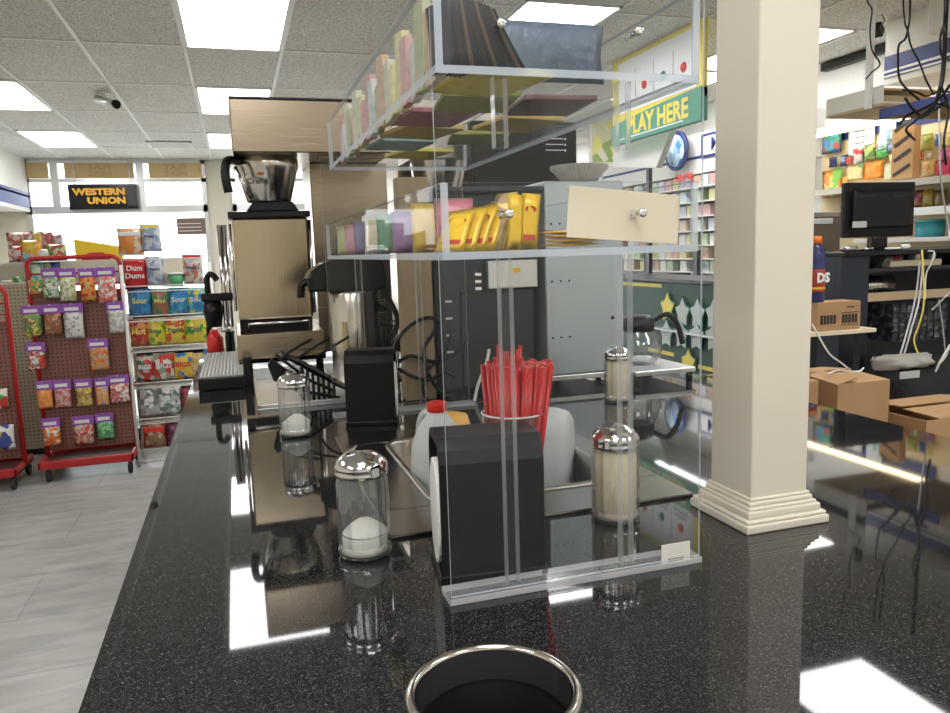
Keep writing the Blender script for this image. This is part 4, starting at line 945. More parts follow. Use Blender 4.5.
snacks = [
 (119, 142, 228, 257, [(.75, .30, .08), (.7, .62, .5), O_], 'orange gummy bag standing on top of the white rack', None, None, (.72, .86, 'whitep')),
 (142, 160, 224, 253, [(.55, .62, .70), (.7, .75, .8), (.3, .4, .6)], 'pale bag with gold top standing on top of the white rack', "Welch's", 'blue', (.86, .98, 'yelg')),
 (125, 146, 258, 291, [(.62, .02, .03), (.55, .02, .03)], 'red bag with white writing on the first shelf', 'Dum\nDums', 'whitep', None),
 (147, 163, 256, 287, [(.55, .62, .72), (.75, .78, .8), (.3, .38, .6)], 'pale blue fruit snack bag beside the red bag', "Welch's", 'blue', None),
 (163, 171, 272, 288, [(.35, .3, .3), (.6, .5, .5)], 'small grey pack beside the green tub', None, None, None),
 (184, 202, 254, 286, [(.62, .60, .62), (.7, .25, .15), W_], 'fruit snack bag with an orange red top by itself', "Welch's", 'blue', (.86, .98, 'redcap')),
 (130, 151, 288, 318, [(.03, .20, .50), (.05, .3, .6)], 'blue bag with yellow writing at the end of the second shelf', 'Sour', 'yelg', None),
 (152, 169, 288, 318, [(.12, .2, .15), (.4, .15, .1), G_], 'dark green and red gummy bag on the second shelf', 'Mini', 'yelg', None),
 (169, 189, 287, 316, [(.03, .22, .55), (.1, .45, .7), (.04, .3, .55)], 'blue bag with pale writing in the middle of the second shelf', 'Sour', 'whitep', None),
 (188, 206, 287, 316, [(.04, .25, .6), (.1, .5, .7), Y_], 'blue bag with green writing at the brewer end of the second shelf', 'Sour', 'whitep', None),
 (131, 148, 319, 348, [(.5, .04, .06), (.6, .3, .1)], 'dark red gummy bag at the end of the third shelf', 'Hot', 'yelg', None),
 (148, 165, 318, 347, [Y_, (.80, .70, .05), (.15, .4, .05), Y_], 'yellow sour candy bag nearest the red one, third shelf', 'Sour', 'green', None),
 (165, 185, 317, 346, [Y_, (.82, .7, .05), (.6, .1, .05), Y_], 'yellow and red sour candy bag mid third shelf', 'Patch', 'green', None),
 (185, 206, 317, 345, [Y_, (.82, .7, .05), (.1, .4, .05), Y_], 'yellow and green sour candy bag at the brewer end, third shelf', 'Kids', 'green', None),
 (137, 154, 354, 383, [(.6, .03, .03), (.06, .15, .10), (.5, .5, .45)], 'red and dark green snack bag at the end of the fourth shelf', 'BIGS', 'whitep', None),
 (154, 175, 352, 382, [(.65, .05, .03), (.3, .4, .3), W_], 'red and white seed bag on the fourth shelf', 'BIGS', 'whitep', None),
 (174, 193, 352, 380, [Y_, (.8, .45, .05), (.05, .2, .6)], 'yellow and blue snack bag on the fourth shelf', 'BIGS', 'redcap', None),
 (191, 208, 352, 378, [(.65, .45, .15), (.7, .6, .3)], 'tan yellow snack bag at the brewer end of the fourth shelf', None, None, None),
 (140, 160, 386, 418, [(.45, .47, .48), (.75, .78, .8), (.2, .2, .2)], 'silver foil bag at the end of the fifth shelf', None, None, None),
 (159, 181, 384, 416, [(.5, .52, .54), (.8, .82, .84), (.15, .25, .2)], 'wider silver foil bag on the fifth shelf', None, None, None),
 (181, 192, 386, 414, [(.3, .03, .06), (.1, .02, .03)], 'dark wine coloured bag beside the silver bags', None, None, None),
 (144, 166, 420, 449, [(.45, .06, .03), (.5, .4, .3), (.3, .2, .1)], 'red and brown jerky bag on the lowest shelf', None, None, (.62, .80, 'redcap')),
 (167, 182, 421, 448, [(.10, .02, .05), (.2, .05, .1)], 'very dark bag beside the jerky bag on the lowest shelf', None, None, None),
]
for i, (a, b_, c, d, cc, l, tx, tc, ex) in enumerate(snacks): pack(a, b_, c, d - 1, PY, cc, l, seed=70 + i, txt=tx, txtcol=tc or 'whitep', extra=ex, d=.07, scale=20)
a = at(177, 287, Y=PY)
t = thing('sweets_tub', 'small green plastic tub on the first shelf of the white rack', 'tub', (a.x, PY, a.z))
part('tub_body', lathe(BM(), [(.0001, .002), (.040, .002), (.05, .085), (.0001, .085)], 24), mat('tub_green', (.12, .42, .20), .4), t); part('tub_lid', lathe(BM(), [(.054, .0855), (.054, .096), (.0001, .097)], 24), 'whitep', t)

# ================================================================== RIGHT-HAND SIDE: LOTTERY STAND, SHELVES, WORK AREA
# glass-fronted lottery ticket display with star cards
lx = 2.70; ly0, ly1 = 3.80, 5.10
t = thing('ticket_display', 'dark green lottery ticket display with pale and yellow star cards', 'display cabinet', (lx, 4.4, 0))
q('board', box(BM(), lx, lx + .06, ly0, ly1, .30, 1.10), 'teal', bevel=.004)
q('plinth', box(BM(), lx + .061, lx + .42, ly0, ly1, 0, 1.04), 'darkgrey')
q('top_ledge', box(BM(), lx - .03, lx + .42, ly0, ly1, 1.105, 1.125), 'darkgrey')
for z in (.80, .55): q('ledge', box(BM(), lx - .05, lx - .001, ly0, ly1, z - .012, z), 'alum')
for yy0, yy1, z in ((4.45, 4.98, 1.075), (4.30, 4.62, .63), (4.05, 4.20, .60), (3.75, 4.02, .59), (3.75, 4.02, .52)): q('yellow_strip', box(BM(), lx - .004, lx - .0005, yy0, yy1, z - .012, z + .012), 'yelg')
starw = mat('pale_star_card', (.56, .64, .62), .4, coat=.4)
def star(px, py, s, m_, label, edge='green'):
    a = at(px, py, X=lx - .02)
    t = thing('star_card', label, 'card', a, 0, 'star shaped ticket cards')
    def outline(r):
        o = []
        for k in range(10):
            an = PI / 2 + k * PI / 5; rr_ = r * (1 if k % 2 == 0 else .62); o.append((rr_ * math.cos(an), rr_ * math.sin(an) * 1.15))
        return o
    part('star_rim', prism(BM(), outline(s * 1.12), 'x', .004, .012), edge, t); part('star_face', prism(BM(), outline(s), 'x', 0, .0035), m_, t)
    return t
nm = ['first', 'second', 'third', 'fourth']
for i, px in enumerate((682, 697, 713)): star(px, 313 + i * 1.0, .082, starw, 'pale star card in the upper row, %s after the yellow one' % nm[i])
star(667, 308, .085, 'yelg', 'yellow star card heading the upper row of the ticket display')
for i, px in enumerate((666, 681, 696, 713)): star(px, 334 + i * 1.2, .082, starw, 'pale star card in the lower row, %s from the coffee pot' % nm[i])
star(688, 363, .078, 'yelg', 'yellow star card hanging low under the pale rows')
# hanging PLAY HERE sign
SX = 2.88; kS = SX / 2.3
def sg(px, py): v = at(px, py, X=SX); return (v.y, v.z)
t = thing('lottery_sign', 'green and yellow hanging lottery sign with writing PLAY HERE beside the cream post', 'sign', (SX, 4.9, 2.1))
yA, yB = sg(613, 150)[0], sg(703, 118)[0]; zT, zM, zB = 2.735, sg(703, 94)[1], sg(703, 120)[1]
q('yellow_board', box(BM(), SX, SX + .03, yB, yA, zM - .01, zT), 'yelg')
q('white_field', box(BM(), SX - .004, SX - .0003, yB + .07, yA - .10, zM + .06, zT - .03), mat('sign_white_field', (.86, .88, .90), .4))
f = BM(); N_ = 10; up_ = [(yB + (yA - yB) * k / N_, zM + .05 - .06 * (k / N_) ** 1.5) for k in range(N_ + 1)]
prism(f, [(yB, zB), (yA, zB)] + up_[::-1], 'x', SX - .016, SX + .0345); q('green_board', f, mat('sign_green_panel', (.10, .33, .25), .4), bevel=.004)
q('white_line', box(BM(), SX - .0175, SX - .0162, yB + .2, yA - .14, zB + .026, zB + .034), 'whitep')
ym = (yA + yB) / 2
lettering('PLAY HERE', 'yelg', t, (-.018, ym - 4.9 - .06, (zB + zM) / 2 + .02 - 2.1), (zM - zB) * 1.08, FACE_X, bold=.006, sx=.96, depth=.001)
f = BM(); wS = (yA - yB - .2) / 4
for k in range(4):
    y0 = yB + .09 + k * wS
    box(f, SX - .006, SX - .0041, y0 + .03, y0 + wS - .03, zM + .085, zM + .10); box(f, SX - .006, SX - .0041, y0 + .05, y0 + wS - .05, zM + .12, zM + .135)
    box(f, SX - .006, SX - .0041, y0 - .003, y0 + .001, zM + .08, zM + .34)
q('small_print', f, mat('grey_ink', (.3, .32, .34), .6))
for k, c in enumerate(('redcap', 'green', 'redcap')): q('ball_logo', lathe(BM(), [(.034, 0), (.028, .008), (.0001, .01)], 16, T=Matrix.Translation((SX - .0045, yB + .09 + (k + .5) * wS, zM + .21)) @ Matrix.Rotation(-PI / 2, 4, 'Y')), c)
lettering('3', 'whitep', t, (-.018, yA - .10 - 4.9, zB + .10 - 2.1), .13, FACE_X)
for yy in (yB + .08, yA - .08): q('hanger', tube(BM(), [(SX + .015, yy, zT), (SX + .015, yy, ZC - .001)], .004, 6), 'alum')
# grey terminal arm with a poster behind
t = thing('lottery_terminal', 'pale grey terminal hood on a thin stand beneath the hanging lottery sign', 'terminal', (3.0, 5.2, 0))
TX = 3.0; ta, tb = at(613, 168, X=TX), at(656, 168, X=TX); tz = at(640, 143, X=TX).z
q('hood', prism(BM(), [(ta.y, ta.z), (tb.y, tb.z), (tb.y - .20, tz + .03), (ta.y, tz - .02)], 'x', TX, TX + .05), 'white', bevel=.004)
q('stand', box(BM(), TX + .051, TX + .08, 5.22, 5.26, 1.127, ta.z - .001), 'darkgrey')
q('cabinet', box(BM(), TX, TX + .35, 5.11, 5.6, 0, 1.126), 'darkgrey')
p0, p1 = at(590, 166, Y=7.6), at(616, 118, Y=7.6)
t = thing('framed_poster', 'yellow green poster in a pale frame behind the black menu screen', 'poster', (p0.x, 7.6, p0.z)); w, h = p1.x - p0.x, p1.z - p0.z
part('frame', box(BM(), 0, w, 0, .03, 0, h), 'white', t, .004); part('print', box(BM(), .03, w - .03, -.004, -.0003, .04, h - .04), blotch('poster_print', [(.75, .72, .2), (.65, .65, .4), (.3, .42, .12), (.72, .7, .55)], 9, seed=4), t)
part('stand_post', box(BM(), w * .45, w * .55, .031, .06, -p0.z + .002, h * .6), 'alum', t)

# wall fascia with the blue band, disc sign and MONEY writing
struct('trim_5', box(BM(), XR - .30, XR - .001, 5.2, YB - .02, 2.02, ZC - .35), 'white')
struct('trim_6', box(BM(), XR - .304, XR - .3005, 5.2, YB - .02, 2.16, 2.185), 'blue')
fx = XR - .306
p0 = at(734, 139, X=fx)
t = thing('fascia_lettering', 'blue outlined MONEY lettering on the white fascia beside the disc sign', 'lettering', (fx, p0.y, p0.z))
part('letter_board', box(BM(), -.006, 0, -.50, .50, -.11, .11), 'blue', t); part('letter_field', box(BM(), -.010, -.0065, -.45, .45, -.085, .085), 'whitep', t)
lettering('MONEY', 'blue', t, (-.011, 0, 0), .17, FACE_X, sx=1.15, bold=.003)
p0 = at(678, 151, X=fx - .08)
t = thing('disc_sign', 'round blue marbled disc sign with a dark rim on the fascia', 'sign', (fx - .08, p0.y, p0.z))
RT = Matrix.Rotation(-PI / 2, 4, 'Y')
part('rim', lathe(BM(), [(.0001, 0), (.19, 0), (.19, .03), (.16, .034), (.16, .03), (.0001, .03)], 40, T=RT), mat('navy_rim', (.02, .03, .15), .4), t)
part('disc', lathe(BM(), [(.0001, .0), (.155, .0), (.155, .036), (.0001, .04)], 40, T=RT), blotch('disc_print', [(.05, .2, .6), (.3, .5, .8), (.6, .75, .9), (.1, .3, .7)], 14, seed=2), t)
lettering('CENTRE', 'redcap', t, (-.0, -.10, -.27), .09, FACE_X, bold=.003)

# glazed wall shelving with packs
cgx = 4.28
t = thing('glazed_shelving', 'dark framed glazed wall shelving stocked with small cartons beyond the display stand', 'shelving', (cgx, 7.0, 0))
q('back', box(BM(), XR - .03, XR - .002, 5.6, 9.2, .5, 2.0), 'white')
for yy in (5.6, 6.42, 7.36, 8.3, 9.2): q('frame_post', box(BM(), cgx - .02, cgx + .02, yy - .03, yy + .03, .5, 1.28), 'darkgrey')
q('base_cabinet', box(BM(), cgx, XR - .031, 5.57, 9.23, 0, .80), 'darkgrey')
SHZ = [.80, .93, 1.06, 1.19, 1.32, 1.46, 1.60, 1.74, 1.88]
for z in SHZ: q('shelf', box(BM(), cgx + .02, XR - .031, 5.6, 9.2, z, z + .012), 'white')
rn = random.Random(11)
cartons = [((.72, .72, .70), 'white'), ((.66, .63, .35), 'yellow'), ((.60, .38, .36), 'red'), ((.45, .55, .38), 'green'), ((.52, .50, .62), 'lilac'), ((.58, .66, .72), 'pale blue'), ((.70, .56, .45), 'orange')]
cme = [mesh_of('carton', box(BM(), 0, .09, -.055, .055, 0, .105), mat('carton_' + c[1].replace(' ', '_'), c[0], .45, var=.3, scale=40)) for c in cartons]
rowname = ['lowest', 'second', 'third', 'fourth', 'fifth', 'sixth', 'seventh', 'eighth', 'topmost']
for r_i, z in enumerate(SHZ):
    yy = 5.72
    while yy < 9.1:
        k = rn.randrange(7)
        if all(abs(yy - v) > .03 for v in ()): 
            o = link('carton', cme[k], None, (cgx + .05, yy, z + .0125)); tag(o, '%s small carton on the %s shelf of the glazed wall shelving' % (cartons[k][1], rowname[r_i]), 'carton', '%s cartons on the %s glazed shelf' % (cartons[k][1], rowname[r_i]))
        yy += rn.choice((.125, .13, .15, .25))

# --- merchandise wall (pegs and lit shelves) at the far right
XW = XR - .05
def wy(px, py, X=XW): return at(px, py, X=X)
struct('trim_7', box(BM(), XR - .012, XR - .001, 2.6, 5.19, 1.0, 2.1), mat('yellow_lit_slat_wall', (.86, .70, .42), .6, var=.05))  # yellow shelf lighting is put into the wall colour
struct('trim_8', box(BM(), XR - .06, XR - .001, 2.6, 5.19, ZC - .07, ZC - .012), 'black')
# dropped fascia over the counter area with blue band and two white lines
FX = 4.18; fz0 = at(886, 82, X=FX).z; fz1 = at(886, 57, X=FX).z; fye = at(885, 60, X=FX).y
struct('trim_9', box(BM(), FX, XR - .061, 2.3, fye, fz0 - .02, ZC), 'soffit')
struct('trim_10', box(BM(), FX - .004, FX - .0005, 2.3, fye, fz0 + .02, fz1), 'blue')
bm = BM(); box(bm, FX - .006, FX - .0045, 2.3, fye, fz0 + .055, fz0 + .07); box(bm, FX - .006, FX - .0045, 2.3, fye, fz0 + .025, fz0 + .038); struct('trim_11', bm, 'white')
struct('trim_12', box(BM(), XR - .018, XR - .0125, 4.0, 5.19, 2.12, 2.22), 'blue')

def wall_pack(px0, px1, py0, py1, cols, label, seed, name='hanging_packet', cat='packet', X=XW, d=.03, hook=True, scale=24, grp=None, m_=None):
    a, b_ = wy(px0, (py0 + py1) / 2, X), wy(px1, (py0 + py1) / 2, X); zc = at((px0 + px1) / 2, py1, X=X).z; zt = at((px0 + px1) / 2, py0, X=X).z
    w = a.y - b_.y; h = zt - zc
    t = thing(name, label, cat, (X, (a.y + b_.y) / 2, zc), -PI / 2, grp)
    f = BM(); pillow(f, w, h, d, 0, 6, 6, random.Random(seed)); part('packet_body', f, m_ or blotch('wall_print_%d' % seed, cols, scale, .4, seed=seed), t)
    if hook: part('peg_hook', tube(BM(), [(0, .035, h * .93), (0, -.05, h * .93), (0, -.055, h * .97)], .0025, 6), 'chrome', t)
    return t
wl = [
 (822, 842, 128, 153, [(.1, .4, .5), (.5, .1, .08), (.05, .3, .2), (.1, .25, .55)], 'blue green and red packet hanging highest beside the cream post'),
 (829, 837, 157, 167, [(.02, .03, .15), (.05, .1, .3)], 'small navy packet hanging under the blue green one'),
 (840, 848, 155, 166, [(.02, .03, .15), (.3, .4, .6)], 'small navy packet beside a red packet on the wall'),
 (853, 863, 148, 163, [(.6, .03, .06), (.75, .7, .7)], 'red and white packet hanging under the white notice'),
 (864, 876, 144, 160, [(.15, .35, .08), (.7, .5, .3), (.5, .6, .2)], 'green card packet hanging beside the red and white one'),
 (876, 888, 150, 158, [(.08, .45, .1), (.1, .5, .12)], 'small bright green packet on the merchandise wall'),
 (877, 888, 140, 150, [(.5, .7, .75), (.7, .8, .85)], 'pale blue packet above the bright green one'),
 (864, 884, 161, 179, [(.80, .25, .02), (.85, .35, .04)], 'orange packet hanging above the monitor'),
 (846, 864, 165, 180, [(.85, .72, .35), (.8, .6, .3)], 'cream yellow packet hanging above the monitor'),
 (884, 896, 163, 180, [(.65, .72, .45), (.75, .75, .6)], 'pale lime packet beside the silver packets above the monitor'),
 (897, 908, 150, 178, [(.45, .48, .52), (.6, .62, .66), (.2, .25, .35)], 'silver packet in front of the brown packets'),
 (907, 917, 148, 178, [(.35, .38, .44), (.65, .66, .7), (.15, .15, .2)], 'dark silver packet in front of the brown packets'),
 (921, 933, 134, 150, [(.35, .40, .05), (.5, .5, .08)], 'olive green packet high on the merchandise wall'),
 (921, 935, 160, 177, [(.85, .50, .15), (.8, .6, .3)], 'orange cream packet on the shelf beyond the monitor'),
 (935, 950, 160, 182, [(.45, .02, .10), (.6, .05, .15)], 'magenta bag at the picture edge on the shelf'),
 (938, 950, 148, 160, [(.7, .3, .5), (.5, .1, .3)], 'pink bag above the magenta bag'),
 (822, 842, 170, 198, [(.85, .35, .03), (.2, .6, .1), (.85, .7, .2), (.8, .3, .1)], 'orange packet with a green figure beside the cream post'),
 (842, 848, 176, 196, [(.75, .4, .1), (.6, .2, .05)], 'narrow amber packet between the orange packet and the monitor'),
 (914, 924, 190, 207, [(.35, .05, .08), (.5, .2, .1)], 'dark red snack on the lower shelf beside the monitor'),
 (922, 934, 190, 207, [(.75, .55, .05), (.6, .45, .1)], 'mustard snack on the lower shelf beside the monitor'),
 (934, 946, 190, 207, [(.4, .3, .12), (.3, .2, .1)], 'brown snack on the lower shelf beside the monitor'),
]
for i, (a, b_, c, d, cc, l) in enumerate(wl): wall_pack(a, b_, c, d, cc, l, 120 + i, hook=i < 13)
a, b_ = wy(846, 142), wy(872, 142); z0, z1 = wy(859, 156).z, wy(859, 128).z
t = thing('notice_frame', 'white framed notice on the wall above the hanging packets', 'notice', (XW + .02, (a.y + b_.y) / 2, z0), -PI / 2)
w = a.y - b_.y; part('frame', box(BM(), -w / 2, w / 2, 0, .012, 0, z1 - z0), 'alum', t, .002); part('sheet', box(BM(), -w / 2 + .02, w / 2 - .02, -.002, -.0003, .02, z1 - z0 - .02), 'whitep', t)
bm = BM()
for k in range(5): box(bm, -w / 2 + .06, w / 2 - .06 - .03 * (k % 2), -.003, -.0022, .05 + k * .045, .056 + k * .045)
part('printed_lines', bm, 'darkgrey', t)
a, b_ = wy(877, 142), wy(893, 142)
t = thing('price_notice', 'plain pale blue notice beside the framed notice on the wall', 'notice', (XW + .02, (a.y + b_.y) / 2, z0 + .03), -PI / 2); w = a.y - b_.y
part('sheet', box(BM(), -w / 2, w / 2, 0, .004, 0, .30), mat('pale_blue_paper', (.68, .78, .82), .6), t)
# tall brown striped packets clipped to a strip
a, b_ = wy(895, 150, 4.45), wy(917, 150, 4.45); z0, z1 = wy(906, 179, 4.45).z, wy(906, 127, 4.45).z
t = thing('clip_strip', 'tall brown carton of striped packets beside the silver packets', 'carton', (4.45, (a.y + b_.y) / 2, z0), -PI / 2); w = a.y - b_.y
part('carton_body', box(BM(), -w / 2, w / 2, -.03, .03, 0, z1 - z0), 'cardboard', t, .003)
f = BM()
for k in range(4): T = Matrix.Translation((0, -.032, .06 + k * .10)) @ Matrix.Rotation(math.radians(-25), 4, 'Y'); box(f, -w * .42, w * .42, -.001, .001, -.012, .012, T=T)
part('stripe', f, 'ink', t)
# wall shelves
t = thing('wall_shelf', 'white wall shelf carrying the bright bags above the monitor', 'shelf', (4.35, 3.9, 1.6)); zs = wy(930, 179).z - .012
q('board', box(BM(), 4.30, XR - .013, 2.7, 5.1, zs - .03, zs - .003), 'white', bevel=.002); q('price_rail', box(BM(), 4.288, 4.299, 2.7, 5.1, zs - .045, zs), 'wall')
t = thing('wall_shelf', 'second white wall shelf beside the monitor with dark snacks', 'shelf', (4.35, 3.6, 1.5)); zs = wy(930, 208).z - .004
q('board', box(BM(), 4.30, XR - .013, 2.7, 4.4, zs - .03, zs - .003), 'white', bevel=.002); q('price_rail', box(BM(), 4.288, 4.299, 2.7, 4.4, zs - .05, zs), 'alum')
t = thing('wall_shelf', 'lowest wall shelf under the blue drum beside the monitor', 'shelf', (4.35, 3.6, 1.3)); zs = wy(930, 236).z - .004
q('board', box(BM(), 4.22, XR - .013, 2.7, 4.4, zs - .03, zs - .003), 'white', bevel=.002)
p = wy(930, 233, 4.42)
t = thing('blue_drum', 'turquoise blue round drum on the lowest wall shelf beyond the monitor', 'drum', (4.42, p.y, zs - .002)); part('drum_body', lathe(BM(), [(.0001, 0), (.085, 0), (.088, .10), (.0001, .10)], 28), mat('turquoise', (.05, .35, .42), .4), t)
part('drum_lid', lathe(BM(), [(.092, .1005), (.092, .115), (.0001, .117)], 28), mat('turquoise_lid', (.12, .5, .55), .35), t)

# overhead shelf unit hung from a white pole
OY = 3.62; a = at(881, 103, Y=OY); b_ = at(881, 85, Y=OY); OX = a.x; oy1 = OX / (ray(826, 110).x / ray(826, 110).y)
t = thing('overhead_shelf', 'white overhead shelf box with tan underside holding rolled papers, hung from a pole', 'shelf', (OX, OY, a.z))
q('end_board', box(BM(), OX, OX + .02, OY, oy1, a.z, b_.z), 'soffit', bevel=.003)
q('bottom_board', box(BM(), OX, OX + .55, OY, oy1, a.z - .014, a.z - .0005), 'tan'); q('top_board', box(BM(), OX + .021, OX + .55, OY + .06, oy1, b_.z - .012, b_.z), 'tan')
q('back_board', box(BM(), OX + .021, OX + .55, oy1 - .012, oy1, a.z, b_.z - .013), 'soffit')
q('front_lip', box(BM(), OX + .021, OX + .55, OY, OY + .012, a.z, a.z + .012), 'soffit')
p = at(863, 108, Y=OY + .10)
t = thing('ceiling_pole', 'white metal pole dropping from the ceiling onto the overhead shelf', 'pole', (p.x, OY + .10, a.z))
q('pole', box(BM(), OX - .026, OX - .002, OY + .06, OY + .10, a.z - .02, ZC - .001), 'white', bevel=.002); q('pole_flange', box(BM(), OX - .045, OX - .001, OY + .03, OY + .13, ZC - .014, ZC - .0065), 'white')
for i, (zz, c, l) in enumerate(((.030, 'tan', 'thick tan paper roll at the front of the overhead shelf'), (.060, 'whitep', 'white paper roll above the tan one in the overhead shelf'))):
    f = tube(BM(), [(OX + .05, OY + .11 + .07 * i, a.z + .036), (OX + .50, OY + .11 + .07 * i, a.z + .036)], .034, 16); one('paper_roll', f, c, l, 'paper roll')
t = thing('ceiling_bracket', 'small black bracket on a wire under the ceiling beside the pole', 'bracket', at(877, 30, Y=3.9)); t.rotation_euler = (0, .6, .4)
part('bracket_plate', box(BM(), -.035, .035, -.03, .03, -.03, .03), 'black', t, .004); part('hook_wire', tube(BM(), smooth_path([(0, 0, .03), (.05, 0, .12), (.12, .1, .30)], 4), .004, 6), 'black', t)
t = thing('junction_box', 'cream box unit under the ceiling above the blue band', 'box', (4.0, 3.3, 2.4)); ua, ub = at(932, 33, X=3.95), at(932, 0, X=3.95)
q('case', box(BM(), 3.95, FX - .001, 3.05, 3.62, ua.z, ZC - .001), 'soffit', bevel=.01)

# service desk with monitor
DY = 3.15; dz = at(880, 251, Y=DY).z
dxa, dxb = at(845, 251, Y=DY).x, 4.55
t = thing('service_desk', 'tall black service desk with shelf bays behind the cartons', 'desk', ((dxa + dxb) / 2, DY, 0))
q('desktop', box(BM(), dxa, dxb, DY, 3.75, dz - .022, dz), 'black', bevel=.003)
q('side_panel', box(BM(), dxa, at(871, 300, Y=DY).x, DY + .02, DY + .06, 0, dz - .023), 'navy', bevel=.002)
q('back_panel', box(BM(), dxa + .13, dxb, 3.70, 3.74, 0, dz - .023), 'darkgrey')
q('side_panel', box(BM(), dxa, dxa + .02, DY + .061, 3.69, 0, dz - .023), 'navy')
z1 = at(900, 297, Y=DY).z; q('tan_rail', box(BM(), dxa + .12, dxb, DY + .05, DY + .07, z1 - .02, z1 + .025), 'tan')
z2 = at(900, 268, Y=DY).z; q('inner_shelf', box(BM(), dxa + .12, dxb, DY + .08, 3.69, z2 - .02, z2), 'darkgrey')
z3 = at(900, 349, Y=DY).z; q('low_shelf', box(BM(), dxa + .12, dxb, DY + .08, 3.69, z3 - .30, z3 - .28), 'darkgrey')
MY = 3.28
ma, mb = at(845, 238, Y=MY), at(914, 182, Y=MY); mc = (ma.x + mb.x) / 2; mw = mb.x - ma.x
t = thing('monitor', 'black flat monitor seen from behind on the service desk', 'monitor', (mc, MY, dz), math.radians(-3)); hz = ma.z - dz
part('rear_shell', box(BM(), -mw / 2, mw / 2, .0, .03, hz, mb.z - dz), 'blackm', t, .006)
part('rear_bulge', box(BM(), -mw * .42, mw * .42, -.03, -.0005, hz + .05, mb.z - dz - .045), 'black', t, .012)
part('stand_arm', box(BM(), -.05, .05, -.01, .03, .012, hz - .001), 'black', t, .004); part('stand_foot', box(BM(), -.13, .13, -.03, .14, .001, .0115), 'black', t, .004)
part('rating_label', box(BM(), -mw * .44, -mw * .24, -.0315, -.0305, hz + .052, hz + .085), 'alum', t)
part('vent_line', box(BM(), -mw * .36, -mw * .12, -.032, -.0305, mb.z - dz - .075, mb.z - dz - .070), 'darkgrey', t); part('vent_line', box(BM(), mw * .12, mw * .36, -.032, -.0305, mb.z - dz - .075, mb.z - dz - .070), 'darkgrey', t)
for i, (px, cc, sz, l, nm_) in enumerate(((850, 'alum', (.10, .05, .03), 'crumpled silver wrapper on the desk below the monitor corner', 'wrapper'), (869, 'chrome', (.07, .03, .022), 'small shiny adapter on the desk below the monitor', 'adapter'), (893, 'whitep', (.11, .05, .016), 'white flat adapter on the desk under the monitor', 'adapter'), (905, 'whitep', (.06, .05, .03), 'small white adapter beside the flat one', 'adapter'))):
    p = at(px, 248, Y=DY + .04); f = BM(); pillow(f, sz[0], sz[2], sz[1], 0, 6, 5, random.Random(i)); one(nm_, f, cc, l, nm_, None, 0, (p.x, DY + .04, dz + .001))
# things in the desk bays
p = at(893, 268, Y=DY + .14)
f = BM(); pillow(f, .20, .07, .10, 0, 9, 6, random.Random(4)); one('tool_pouch', f, blotch('pouch_print', [(.3, .28, .28), (.1, .1, .1), (.5, .05, .06), (.6, .6, .58)], 14, seed=9), 'red and grey tool pouch in the upper bay of the service desk', 'pouch', None, 0, (p.x, DY + .16, z2 + .001))
p0, p1 = at(890, 262, Y=DY + .05), at(933, 263, Y=DY + .05)
t = thing('power_strip', 'cream power strip full of plugs in the upper bay of the service desk', 'power strip', (p0.x + .05, DY + .12, z2 + .001))
part('strip_body', box(BM(), 0, .36, -.025, .025, 0, .035), 'card', t, .004)
for k in range(4): part('plug', box(BM(), .12 + k * .055, .155 + k * .055, -.022, .022, .0355, .065), 'white' if k % 2 else 'black', t, .004)
pa, pb = at(872, 290, Y=DY + .25), at(895, 275, Y=DY + .25)
zb = z1 + .0255
t = thing('steel_canister', 'dull steel canister lying in the desk bay above the tan rail', 'canister', (pa.x + .08, DY + .35, z2 - .17)); part('canister_body', tube(BM(), [(-.06, 0, .06), (.13, 0, .06)], .058, 20), 'steels', t); part('end_cap', tube(BM(), [(.1305, 0, .06), (.15, 0, .06)], .05, 20), 'black', t); part('rest', box(BM(), -.06, .13, -.03, .03, -.02, .004), 'black', t)
# bag of cables
pa, pb = at(888, 342, Y=3.3), at(945, 300, Y=3.3)
t = thing('receipt_printer', 'dusty black wire-covered machine beneath the tan rail of the desk', 'machine', ((pa.x + pb.x) / 2, 3.38, pa.z)); w = pb.x - pa.x; h = pb.z - pa.z
part('case', box(BM(), -w / 2, w / 2, -.10, .16, 0, h), blotch('cage_print', [(.02, .025, .03), (.07, .09, .11), (.03, .035, .04), (.16, .18, .2)], 45, .4, seed=3), t, .01)
f = BM()
for k in range(9): tube(f, [(-w / 2 + w * k / 8, -.105, 0), (-w / 2 + w * k / 8, -.105, h)], .003, 6)
for k in range(5): tube(f, [(-w / 2, -.105, h * k / 4), (w / 2, -.105, h * k / 4)], .003, 6)
part('wire_guard', f, 'darkgrey', t)
pa, pb = at(870, 420, Y=3.0), at(950, 352, Y=3.0)
f = BM(); pillow(f, .62, .44, .34, 0, 12, 10, random.Random(8)); hb = z3 - .02
one('black_bag', f, mat('black_bag_cloth', (.012, .012, .015), .75, bump=.3, scale=20), 'large slumped black bag under the grey cloth at the picture edge', 'bag', None, 0, (3.30, 2.95, hb - .44))
t = thing('bag_stand', 'low black crate under the slumped black bag', 'crate', (3.3, 2.95, 0)); q('crate', box(BM(), 3.05, 3.66, 2.78, 3.12, 0, hb - .445), 'black', bevel=.01)
p = at(903, 345, Y=2.95)
f = BM(); pillow(f, .36, .075, .22, 0, 14, 8, random.Random(12)); one('grey_cloth', f, mat('grey_cloth', (.42, .40, .37), .9, bump=.6, scale=14), 'folded grey cloth lying over the black bag', 'cloth', None, 0, (p.x, 2.95, hb - .045))
lb = at(913, 379, Y=2.75)
one('bag_label', box(BM(), -.06, .06, 0, .003, 0, .035), 'alum', 'small silver label plate on the black bag', 'label', None, .001, (lb.x, 2.768, lb.z))

